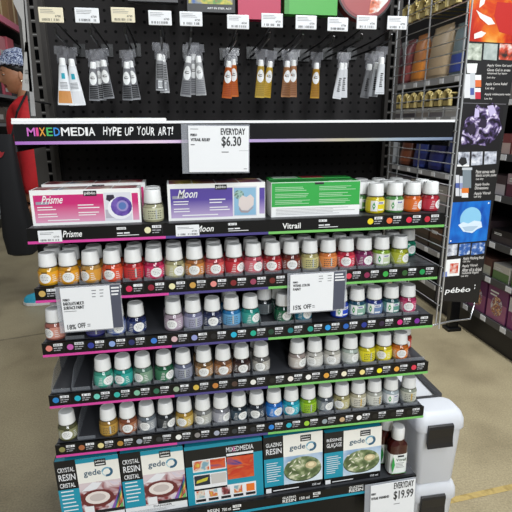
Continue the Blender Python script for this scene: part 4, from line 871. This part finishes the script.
# ------------------------------------------------------------------ right aisle shelving
FX = 1.97
DKS = mat('#1f1d1e', .5); EDG = mat('#2c2b2c', .4)
rack = empty('store_shelving', (2.15, 1.5, 0), 'long black aisle shelving run on the right, stocked with boxed kits', 'shelving')
MB(DKS).box(FX+.02, FX+.42, -.2, 4.2, 0, .115).build('base', rack)
MB(DKS).box(FX+.42, FX+.45, -.2, 4.2, .0, 2.5).build('back_panel', rack)
MB(DKS).box(FX+.02, FX+.42, 4.15, 4.2, .115, 2.5).build('end_panel', rack)
MB(DKS).box(FX+.02, FX+.42, 1.645, 1.66, .115, 2.5).build('partition', rack)
near = [.15, .375, .57, .82, 1.03, 1.3, 1.6]; far = [.15, .375, .60, .88, 1.22, 1.45, 2.4]
def deck(ya, yb, z):
    g = MB(EDG); g.box(FX, FX+.42, ya, yb, z-.02, z+.012); 
    g.M(mat('#4a4a4c' if ya < 1 else '#a4a4a6', .35)); g.box(FX-.004, FX, ya, yb, z-.022, z+.014)
    g.M(PAPER); y = ya+.05
    while y < yb-.06: g.box(FX-.006, FX-.004, y, y+.045, z-.018, z+.010); y += .17
    g.build('shelf_deck', rack)
for z in near: deck(-.2, 1.64, z)
for z in far: deck(1.66, 4.14, z)
def pbox(ya, yb, z, h, c1, c2, name, label, cat='box', dep=.16, frac=.5, art=None, group='boxes on the right aisle shelving'):
    g = MB(mat(c1, .35)); g.box(FX+.012, FX+.012+dep, ya, yb, z+.0125, z+.0125+h)
    T = Matrix.Translation((FX+.0115, 0, 0)) @ Matrix.Rotation(-math.pi/2, 4, 'Z')
    g.T = T # local x runs towards -y
    g.M(mat(c2, .35)); g.rect(-yb+.001, -ya-.001, z+.0135, z+.0125+h*frac, -.0003)
    if art: g.M(art); g.disc(-(ya+yb)/2, z+h*.5, (yb-ya)*.3, -.0008, h*.3)
    g.M(WHITE); g.lines(-yb+(yb-ya)*.12, -yb+(yb-ya)*.6, z+h*.75, z+h*.95, 2, -.0008, .5)
    g.T = None
    return tag(g.build(name, origin=(FX+.09, (ya+yb)/2, z+.0125)), label, cat, group)
SWIRL = ramp_mat('pour_art', ['#e8e0d0', '#d89048', '#7c3c64', '#e0d8e0'], 26, .35, dist=2, pos=[.38, .47, .54, .64])
lab_used = {}
items = [ # ya, yb, shelf, h, main, lower, words
 (.90, 1.06, .15, .17, '#e0dce0', '#8c3c74', 'white and purple pouring kit box on the lowest right shelf'),
 (1.075, 1.235, .15, .185, '#7c3c70', '#b0688c', 'purple pouring kit box standing next to the white one'),
 (1.25, 1.40, .15, .18, '#6c3464', '#a05c84', 'dark purple kit box beyond the purple pouring kit box'),
 (1.41, 1.56, .15, .18, '#70406c', '#c0a0b4', 'mauve kit box beside the rack partition, lowest right shelf'),
 (.70, .88, .15, .17, '#d8d4d8', '#804070', 'white and plum kit box nearest the viewer, lowest right shelf'),
 (.92, 1.07, .375, .085, '#cfd0c4', '#5c8450', 'white and green small box on the second right shelf'),
 (1.09, 1.22, .375, .085, '#d8d4cc', '#6c8c58', 'pale box with green band on the second right shelf'),
 (1.24, 1.40, .375, .095, '#6c4c44', '#c8c8b8', 'brown topped carton on the second right shelf'),
 (1.42, 1.58, .375, .085, '#8c8478', '#54483c', 'dusty beige carton at the far end of the second right shelf'),
 (.96, 1.07, .57, .085, '#d0c4b4', '#e0dcd4', 'cream box on the third right shelf'),
 (1.09, 1.27, .57, .07, '#242024', '#443c40', 'flat black box on the third right shelf'),
 (1.29, 1.45, .57, .10, '#3c3034', '#6c5c60', 'dark brown box on the third right shelf'),
 (.90, 1.05, .82, .10, '#a08c9c', '#2c2830', 'plum plastic wrapped tray pack on the fourth right shelf'),
 (1.065, 1.20, .82, .115, '#c0a8b0', '#6c3c4c', 'rose plastic wrapped tray pack on the fourth right shelf'),
 (1.21, 1.36, .82, .10, '#58484c', '#d0c8cc', 'dark tray pack with white base on the fourth right shelf'),
 (.90, 1.05, 1.03, .09, '#9c5c50', '#e0d0cc', 'brick red packet on the fifth right shelf'),
 (1.06, 1.20, 1.03, .095, '#a86c60', '#b88478', 'terracotta packet beside the brick red one, fifth right shelf'),
 (1.21, 1.36, 1.03, .10, '#8c4c4c', '#d0b8b0', 'dark red packet on the fifth right shelf'),
 (.95, 1.10, 1.3, .12, '#d0b060', '#e8e0d0', 'yellow packet on the sixth right shelf'),
 (1.12, 1.30, 1.3, .14, '#584c48', '#8c8480', 'grey brown packet on the sixth right shelf')]
for (ya, yb, z, h, c1, c2, lb) in items: pbox(ya, yb, z, h, c1, c2, 'product_box', lb, frac=.55, art=SWIRL if z == .15 else None)
# far bay: paint pouches, bundles, tan hooks
def pouch(yc, w, z, h, c1, c2, label, name='paint_pouch', cat='pouch', group='pouches behind the wire grid'):
    r = empty(name, (FX+.08, yc, z), label, cat, group)
    g = MB(mat(c1, .3)); 
    def rg(f, d, zz): return [(FX+.08+d*math.cos(2*math.pi*i/16), yc+w/2*f*math.copysign(abs(math.sin(2*math.pi*i/16))**.5, math.sin(2*math.pi*i/16)), zz) for i in range(16)]
    g.loft([rg(.9, .045, z), rg(1, .055, z+.01), rg(1, .045, z+h*.4), rg(.97, .03, z+h*.8), rg(.92, .004, z+h*.95), rg(.92, .003, z+h)]); g.build('pouch_body', r, smooth=True)
    g = MB(mat(c2, .35)); T = Matrix.Translation((FX+.02, 0, 0)) @ Matrix.Rotation(-math.pi/2, 4, 'Z')
    g.loft([rg(1.01, .0565, z+.03), rg(1.012, .0475, z+h*.42)], False); g.build('pouch_band', r, smooth=True)
Z2 = 1.4625
pouch(2.50, .13, Z2, .31, '#6c3434', '#8c4440', 'maroon pouch behind the wire grid, leftmost')
pouch(2.33, .17, Z2, .32, '#a86c3c', '#c87c30', 'orange brown pouch behind the wire grid')
pouch(2.07, .25, Z2, .33, '#a89478', '#b8a080', 'tan kraft pouch behind the wire grid')
pouch(1.81, .22, Z2, .31, '#708084', '#3c50a0', 'grey pouch with blue base behind the wire grid')
pouch(2.75, .15, Z2, .34, '#4c3438', '#643c3c', 'dark maroon pouch mostly hidden beyond the orange one')
Z3 = .8925
pouch(1.79, .14, Z3, .24, '#303c78', '#3a4a90', 'indigo blue bundle on the shelf below the tan hooks, nearest', 'paint_pouch')
pouch(1.98, .18, Z3, .25, '#282c60', '#303878', 'dark blue bundle on the shelf below the tan hooks, middle one')
pouch(2.20, .16, Z3, .24, '#34448c', '#2c3470', 'bright blue bundle on the shelf below the tan hooks, furthest')
pouch(2.42, .14, Z3, .25, '#6c3c28', '#8c5034', 'rust brown bundle next to the white roll')
for i, y in enumerate((2.66,)):
    g = MB(mat('#c8ccd0', .3)); g.lathe([(.05, 0), (.055, .005), (.055, .27), (.05, .275)], 20, FX+.08, y, Z3); tag(g.build('plastic_roll', smooth=True, origin=(FX+.08, y, Z3)), 'white plastic roll standing on the far right shelving', 'roll')
for i in range(6):
    ya = 1.70+i*.19; g = MB(mat('#c4c6c6', .4)); g.box(FX+.16, FX+.40, ya, ya+.18, Z2, Z2+.30+.02*(i % 3))
    tag(g.build('product_box', origin=(FX+.28, ya+.09, Z2)), 'pale carton %s in the row behind the kraft and maroon pouches' % ('nearest' if i == 0 else ORD[i]), 'box', 'pale cartons behind the pouches')
TAN = mat('#c4b070', .4)
def arch(y, z, label, s=1):
    g = MB(TAN); x = FX-.05; w = .034*s; h = .055*s
    pts = [(x, y-w, z-.03), (x, y-w, z+h*.5), (x, y-w*.6, z+h*.9), (x, y, z+h), (x, y+w*.6, z+h*.9), (x, y+w*1.0, z+h*.5), (x, y+w, z+.01)]
    g.tube(pts, .013*s, 8); g.box(x-.004, x+.004, y-w-.01, y+w, z-.028, z+.0)
    g.tube([(x, y, z+h*.8), (FX+.42, y, z+h*.8)], .004, 6)
    tag(g.build('display_hook', origin=(x, y, z), smooth=True), label, 'hook', 'tan plastic hooks behind the wire grid')
for i in range(9): arch(1.74+i*.105, 1.325, '%s tan plastic hook in the lower hook row behind the wire grid' % ('nearest' if i == 0 else ORD[i]), 1)
for i in range(8): arch(1.76+i*.115, 1.875, '%s tan plastic hook in the upper hook row behind the wire grid' % ('nearest' if i == 0 else ORD[i]), 1.35)
for i, (ya, yb, c1, c2) in enumerate(((1.70, 1.86, '#b8b4b0', '#8c8c90'), (1.88, 2.04, '#8c888c', '#605c64'), (2.06, 2.22, '#a8a098', '#6c6864'), (2.24, 2.42, '#58545c', '#38343c'), (2.44, 2.62, '#706c70', '#4c484c'))):
    pbox(ya, yb, .60, .20, c1, c2, 'product_box', ['light grey', 'medium grey', 'warm grey', 'charcoal', 'smoky grey'][i]+' carton in the far bay behind the wire grid')
    pbox(ya, yb, 1.22, .06, '#c8c8c8', c1, 'product_box', ['first', 'second', 'third', 'fourth', 'fifth'][i]+' flat pale carton below the lower tan hooks')
for i, (ya, yb, c1) in enumerate(((1.70, 1.9, '#6c4c3c'), (1.92, 2.1, '#54443c'), (2.12, 2.35, '#4c4444'))):
    pbox(ya, yb, .375, .15, c1, '#3c3430', 'product_box', ['brown', 'dark brown', 'blackish brown'][i]+' carton low in the far bay of the right shelving')

# black sign post on the floor beyond the banner
r = empty('display_post', (1.90, 1.42, 0), 'black steel post standing on the floor behind the banner', 'post')
g = MB(BLACK); g.box(1.875, 1.935, 1.40, 1.44, .0, .9, .003); g.build('post', r); g = MB(BLACK); g.box(1.862, 1.948, 1.385, 1.455, 0, .02, .003); g.build('foot', r)

# ------------------------------------------------------------------ left aisle shelving
LX = -1.75
rack = empty('store_shelving', (-2.0, 5, 0), 'aisle shelving on the far left with pink top fascia', 'shelving')
MB(DKS).box(LX-.45, LX-.02, 3.2, 8.6, 0, .12).build('base', rack); MB(DKS).box(LX-.5, LX-.45, 3.2, 8.6, 0, 2.7).build('back_panel', rack)
for z in (.14, .5, .85, 1.2, 1.55, 2.0):
    g = MB(EDG); g.box(LX-.45, LX, 3.2, 8.6, z-.02, z+.01); g.M(mat('#8c8c90', .4)); g.box(LX, LX+.005, 3.2, 8.6, z-.024, z+.014); g.build('shelf_deck', rack)
g = MB(mat('#d87890', .45)); g.box(LX-.01, LX+.02, 3.2, 8.6, 2.45, 2.53); g.build('pink_fascia', rack)
MB(EDG).box(LX-.45, LX-.01, 3.2, 8.6, 2.44, 2.46).build('top_deck', rack)
cl = ['#8c6c4c', '#a07c54', '#7c5c40', '#94744c']; z = 2.4605
for i in range(7):
    y = 4.3+i*.58; hgt = .42+.1*(i % 3)
    g = MB(mat(cl[i % 4], .8)); g.box(LX-.42, LX-.03, y, y+.52, z, z+hgt); g.M(mat('#c8b48c', .5)); g.box(LX-.0299, LX-.0285, y+.22, y+.28, z, z+hgt)
    tag(g.build('cardboard_box', origin=(LX-.2, y+.26, z)), '%s brown taped cardboard box on the top of the left shelving' % ('nearest' if i == 0 else ORD[i]), 'cardboard box', 'cardboard boxes on the left shelving')
pc = ['#c8606c', '#1c1a1c', '#d88890', '#983848', '#e0a0a8', '#302428']
for si, (z, h) in enumerate(((.14, .26), (.5, .24), (.85, .22), (1.2, .22), (1.55, .32), (2.0, .36))):
    for i in range(10):
        y = 3.7+i*.38; c = random.choice([['#d8d8dc', '#30889c', '#5c5c60'], ['#c8c8cc', '#2c94a8', '#484448'], ['#b0282c', '#d0d0d0', '#3c3c40'], ['#b8b0a8', '#6c6058', '#d8d4d0'], ['#3c3438', '#b85060', '#1c1a1c'], pc][si])
        g = MB(mat(c, .45)); g.box(LX-.32, LX-.03, y, y+.30, z+.0105, z+.01+h*random.uniform(.75, 1), .01); g.M(mat('#d0ccc8', .5)); g.box(LX-.0299, LX-.0285, y+.06, y+.2, z+.06, z+.12)
        tag(g.build('product_box', origin=(LX-.17, y+.15, z+.01)), 'carton on the %s shelf of the left shelving, %s from the near end' % (['lowest', 'second', 'third', 'fourth', 'fifth', 'highest'][si], 'nearest' if i == 0 else ORD[i]), 'box', 'cartons on the left shelving')

# ------------------------------------------------------------------ person
SKIN = ramp_mat('skin', ['#a4704f', '#b57f5f'], 30, .5); RED = ramp_mat('red_jersey', ['#a81418', '#c41c24', '#b01820'], 9, .75, 4, .6, bump=.3); JEAN = mat('#14141a', .8); HAIR = mat('#0c0a0a', .45)
def skinned(name, pts, edges, mt, parent, sub=2, fn=None):
    me = bpy.data.meshes.new(name); me.from_pydata([p[0] for p in pts], edges, [])
    o = bpy.data.objects.new(name, me); C.objects.link(o)
    o.modifiers.new('s', 'SKIN'); sk = me.skin_vertices[0].data
    for i, p in enumerate(pts):
        rr_ = p[1]; sk[i].radius = rr_ if isinstance(rr_, tuple) else (rr_, rr_)
    sk[0].use_root = True
    s = o.modifiers.new('u', 'SUBSURF'); s.levels = sub; s.render_levels = sub
    dg = bpy.context.evaluated_depsgraph_get(); dg.update(); m2 = bpy.data.meshes.new_from_object(o.evaluated_get(dg)); bpy.data.objects.remove(o)
    m2.name = name; m2.materials.clear(); m2.materials.append(mt)
    m2.polygons.foreach_set('use_smooth', [True]*len(m2.polygons))
    o = bpy.data.objects.new(name, m2); C.objects.link(o); o.parent = parent
    return o
PXO, PYO = -.575, 2.42
per = empty('person', (PXO, PYO, 0), 'person in a red top and patterned blue headscarf, looking down to the left', 'person')
# local coordinates, facing -x, left side towards the camera (-y)
def chain(*idx): return [(idx[i], idx[i+1]) for i in range(len(idx)-1)]
pts = [((0, 0, .90), .12), ((0, 0, 1.05), .11), ((.0, 0, 1.22), .125), ((.0, 0, 1.32), .09), ((-.012, 0, 1.40), .052), ((-.03, 0, 1.47), .055), # pelvis..neck..skull
 ((.0, -.155, 1.325), .048), ((.01, -.20, 1.08), .040), ((-.02, -.21, .80), .028), ((-.032, -.205, .72), .026), # left arm
 ((.0, .155, 1.325), .048), ((.0, .20, 1.08), .040), ((-.12, .18, .87), .028), ((-.16, .16, .82), .026),
 ((0, -.085, .85), .085), ((.015, -.09, .47), .058), ((.03, -.09, .09), .038), ((-.04, -.09, .045), .036),
 ((0, .085, .85), .085), ((.06, .09, .47), .058), ((.12, .09, .10), .038), ((.05, .09, .045), .036)]
ed = chain(0, 1, 2, 3, 4, 5)+[(3, 6)]+chain(6, 7, 8, 9)+[(3, 10)]+chain(10, 11, 12, 13)+[(0, 14)]+chain(14, 15, 16, 17)+[(0, 18)]+chain(18, 19, 20, 21)
# hands with separate fingers joined into the body mesh
body = skinned('body', pts, ed, SKIN, per, 2)
def hand(wr, palm_dir, side):
    out = []; w = Vector(wr); d = Vector(palm_dir).normalized(); s = Vector((-1, 0, 0)); s = (s-d*s.dot(d)).normalized(); nrm_ = d.cross(s)
    P = [(tuple(w), .02), (tuple(w+d*.045), (.034, .016))]; E_ = [(0, 1)]
    for k, (u, ln) in enumerate(((-.026, .066), (-.009, .074), (.009, .070), (.025, .056))):
        b0 = w+d*.06+s*(-u); i = len(P)
        P += [(tuple(b0+d*.015), .0095), (tuple(b0+d*(.015+ln*.5)+nrm_*.006*side), .0085), (tuple(b0+d*(.013+ln*.9)+nrm_*.018*side), .0075)]; E_ += [(1, i), (i, i+1), (i+1, i+2)]
    i = len(P); P += [(tuple(w+d*.025+s*.032), .011), (tuple(w+d*.055+s*.048), .0095), (tuple(w+d*.08+s*.05+nrm_*.008*side), .008)]; E_ += [(0, i), (i, i+1), (i+1, i+2)]
    return P, E_
hs = []
for wr, dr, sd in (((-.032, -.205, .725), (-.05, .02, -1), 1), ((-.16, .16, .82), (-.6, -.1, -.7), -1)):
    P, E_ = hand(wr, dr, sd); hs.append(skinned('hand', P, E_, SKIN, per, 1))
# head: shaped sphere with profile, built in body coordinates
def head_mesh(mt):
    bm = bmesh.new(); bmesh.ops.create_uvsphere(bm, u_segments=48, v_segments=36, radius=1)
    for v in bm.verts:
        x, y, z = v.co # facing -x
        fx = max(0, -x); X, Y, Z = x*.096, y*.074, z*.116
        if z < 0: Y *= 1-.30*z*z; X += .0
        if z < -.2 and x > 0: X *= 1-.45*min(1, (-z-.2)/.7)   # nape
        if z < -.55: X -= .018*fx*min(1, (-z-.55)/.3)          # chin
        def gsn(cy, cz, sy, sz): return math.exp(-((y-cy)/sy)**2-((z-cz)/sz)**2)*(1 if x < 0 else 0)
        X -= .026*gsn(0, -.20, .13, .12)+.012*gsn(0, .02, .10, .16)                    # nose
        X += .010*(gsn(.38, .08, .20, .13)+gsn(-.38, .08, .20, .13))   # eye sockets
        X -= .006*gsn(0, .26, .5, .12)                                  # brow
        X -= .010*gsn(0, -.46, .24, .06)+.009*gsn(0, -.56, .22, .05)    # lips
        X += .005*gsn(0, -.51, .26, .03)
        X -= .008*gsn(0, -.80, .25, .12)
        v.co = (X, Y, Z)
    me = bpy.data.meshes.new('head'); 
    bm.to_mesh(me); bm.free(); me.materials.append(mt); me.polygons.foreach_set('use_smooth', [True]*len(me.polygons)); return me
HC = Vector((-.060, -.0, 1.50)); HR = Matrix.Translation(HC) @ Matrix.Rotation(.30, 4, 'Z') @ Matrix.Rotation(-.12, 4, 'Y')
hm = head_mesh(SKIN); ho = bpy.data.objects.new('head', hm); C.objects.link(ho); ho.matrix_world = HR
# lips material by position
hm.materials.append(mat('#6c3430', .5))
for p in hm.polygons:
    c = p.center
    if c.x < -.075 and abs(c.y) < .024 and -.068 < c.z < -.050: p.material_index = 1
hm.transform(HR); ho.matrix_world = Matrix.Identity(4)
# join head and hands into the body mesh
bm = bmesh.new(); bm.from_mesh(body.data); bm.from_mesh(hm)
for h_ in hs: bm.from_mesh(h_.data)
body.data.materials.append(mat('#6c3430', .5)); bm.to_mesh(body.data); bm.free()
# material index 1 faces came only from the head
for h_ in hs+[ho]: bpy.data.objects.remove(h_)
# ear, eyes
def ell(name, c, r, mt, R=Matrix.Identity(4), T=HR):
    bm = bmesh.new(); bmesh.ops.create_uvsphere(bm, u_segments=20, v_segments=14, radius=1)
    for v in bm.verts: v.co = Vector((v.co.x*r[0], v.co.y*r[1], v.co.z*r[2]))
    bm.transform(T @ Matrix.Translation(c) @ R); me = bpy.data.meshes.new(name); bm.to_mesh(me); bm.free(); me.materials.append(mt); me.polygons.foreach_set('use_smooth', [True]*len(me.polygons))
    o = bpy.data.objects.new(name, me); C.objects.link(o); o.parent = per; return o
for s in (-1, 1):
    ell('eye', (-.078, s*.030, .010), (.009, .013, .008), mat('#e0d8d0', .3)); ell('iris', (-.0855, s*.031, .006), (.003, .006, .006), mat('#120c0a', .2))
    ell('eyelid', (-.0785, s*.030, .0135), (.0115, .016, .0085), SKIN); ell('eyebrow', (-.088, s*.030, .034), (.004, .017, .0028), HAIR); ell('ear', (.012, s*.074, -.012), (.014, .006, .026), SKIN)
ell('earring', (.010, -.079, -.042), (.006, .004, .006), mat('#e0d8c0', .2, .8))
# hair
bm = bmesh.new(); bm.from_mesh(hm)
bm2 = MB(HAIR)
ell('hair', (.050, 0, .010), (.066, .0795, .100), HAIR); ell('hair_bun', (.085, 0, -.045), (.045, .05, .05), HAIR); ell('hair_band', (.010, 0, .034), (.100, .081, .058), HAIR, Matrix.Rotation(.45, 4, 'Y'))
bm.free()
SCF = ramp_mat('headscarf_cloth', ['#20284c', '#5a6c98', '#c8d0e0'], 75, .7, 3, 2.0, pos=[.42, .50, .56], bump=.3)
bm = bmesh.new(); bmesh.ops.create_uvsphere(bm, u_segments=40, v_segments=28, radius=1)
for v in list(bm.verts):
    x, y, z = v.co; k = 1+.03*math.sin(9*x+5*z)+.02*math.sin(14*z+6*y); v.co = Vector((x*.104*k, y*.091*k, z*.098*k))
bmesh.ops.delete(bm, geom=[v for v in bm.verts if v.co.z < -.012-.35*v.co.x], context='VERTS')
bm.transform(HR @ Matrix.Translation((.012, 0, .052)) @ Matrix.Rotation(-.15, 4, 'Y')); me = bpy.data.meshes.new('headscarf'); bm.to_mesh(me); bm.free(); me.materials.append(SCF); me.polygons.foreach_set('use_smooth', [True]*len(me.polygons))
o = bpy.data.objects.new('headscarf', me); C.objects.link(o); o.parent = per; sm = o.modifiers.new('t', 'SOLIDIFY'); sm.thickness = .008; sm.offset = 1
ell('scarf_knot', (.105, 0, .0), (.028, .034, .024), SCF)
# clothes
skinned('shirt', [((0, 0, .80), .145), ((0, 0, .98), .135), ((-.03, 0, 1.18), .160), ((-.02, 0, 1.30), .125), ((-.005, 0, 1.375), .058),
  ((.0, -.16, 1.315), .070), ((.025, -.205, 1.08), .076), ((.0, -.212, .84), .068), ((-.022, -.210, .765), .056), ((.0, .16, 1.315), .070), ((.0, .205, 1.08), .062), ((-.11, .185, .89), .050)],
  chain(0, 1, 2, 3, 4)+[(3, 5)]+chain(5, 6, 7, 8)+[(3, 9)]+chain(9, 10, 11), RED, per, 2)
skinned('trousers', [((0, 0, .90), .135), ((0, -.085, .82), .100), ((.015, -.09, .47), .076), ((.03, -.09, .12), .062), ((0, .085, .82), .100), ((.06, .09, .47), .076), ((.12, .09, .12), .062)], [(0, 1), (1, 2), (2, 3), (0, 4), (4, 5), (5, 6)], JEAN, per, 2)
BLUE = ramp_mat('sneaker_knit', ['#2ca0c4', '#44bcd8'], 60, .6)
for (ox, oy) in ((.03, -.09), (.12, .09)):
    g = MB(BLUE); secs = [(.05, .030, .105), (.015, .036, .115), (-.04, .040, .110), (-.09, .044, .095), (-.14, .046, .080), (-.185, .038, .066), (-.205, .020, .046)]
    rings = []
    for (x, w, h) in secs: rings.append([(ox+x, oy+w*math.cos(a), .018+(h-.018)*max(0, math.sin(a))) for a in [math.pi*i/8 for i in range(9)]])
    g.loft(rings); part('sneaker', g, per, True)
    g = MB(WHITE); rings = []
    for (x, w, h) in [(.058, .026, 0)]+secs+[(-.212, .012, 0)]: rings.append([(ox+x, oy-w*1.04, .001), (ox+x, oy+w*1.04, .001), (ox+x, oy+w*1.04, .022), (ox+x, oy-w*1.04, .022)])
    g.loft(rings); part('sneaker_sole', g, per)
# shoulder bag
BAG = mat('#0b0b10', .75)
bag = empty('shoulder_bag', (-.650, 2.05, .43), 'long black shoulder bag hanging at the side of the person in red', 'bag')
g = MB(BAG); rings = []
for (z, w, d, dx) in ((0, .060, .05, .02), (.012, .080, .065, .015), (.12, .088, .075, .01), (.30, .070, .07, 0), (.50, .062, .055, -.004), (.66, .056, .035, -.006), (.715, .052, .014, -.006)):
    rings.append([(dx+w*math.copysign(abs(math.cos(a))**.6, math.cos(a)), d*math.copysign(abs(math.sin(a))**.6, math.sin(a)), z) for a in [2*math.pi*i/24 for i in range(24)]])
g.loft(rings); part('bag_body', g, bag, True)
g = MB(BAG); g.tube([(.040, .0, .70), (.070, .06, .84), (.09, .16, .92), (.09, .30, .985), (.09, .42, .975)], .007, 6); part('strap', g, bag, True)
g = MB(mat('#a02028', .5)); g.T = Matrix.Translation((0, -.066, 0)); g.poly([(-.03, .60), (-.015, .585), (.0, .60), (.01, .62), (-.005, .615), (-.018, .63)], 0); part('red_emblem', g, bag)

# ------------------------------------------------------------------ light
w = bpy.data.worlds.new('world'); sc.world = w; w.use_nodes = True
w.node_tree.nodes['Background'].inputs[0].default_value = (.86, .93, 1, 1); w.node_tree.nodes['Background'].inputs[1].default_value = .16
def area(name, loc, sx, sy, e, tgt=None, col=(.93, .97, 1)):
    l = bpy.data.lights.new(name, 'AREA'); l.shape = 'RECTANGLE'; l.size = sx; l.size_y = sy; l.energy = e; l.color = col
    o = bpy.data.objects.new(name, l); C.objects.link(o); o.location = loc
    if tgt: o.rotation_euler = (Vector(tgt)-Vector(loc)).to_track_quat('-Z', 'Y').to_euler()
    return o
area('ceiling_lamp', (1.6, -2.2, 3.4), .5, 2.6, 75)
area('ceiling_lamp', (.4, -4.6, 3.4), .5, 2.6, 100, (.4, 0, 1))
area('ceiling_lamp', (2.4, -6.5, 3.4), .5, 2.6, 135, (.4, 0, 1))
area('ceiling_lamp', (1.75, .4, 3.8), .4, 3.2, 120)
area('ceiling_lamp', (-1.2, 5.0, 3.8), .5, 3, 32)
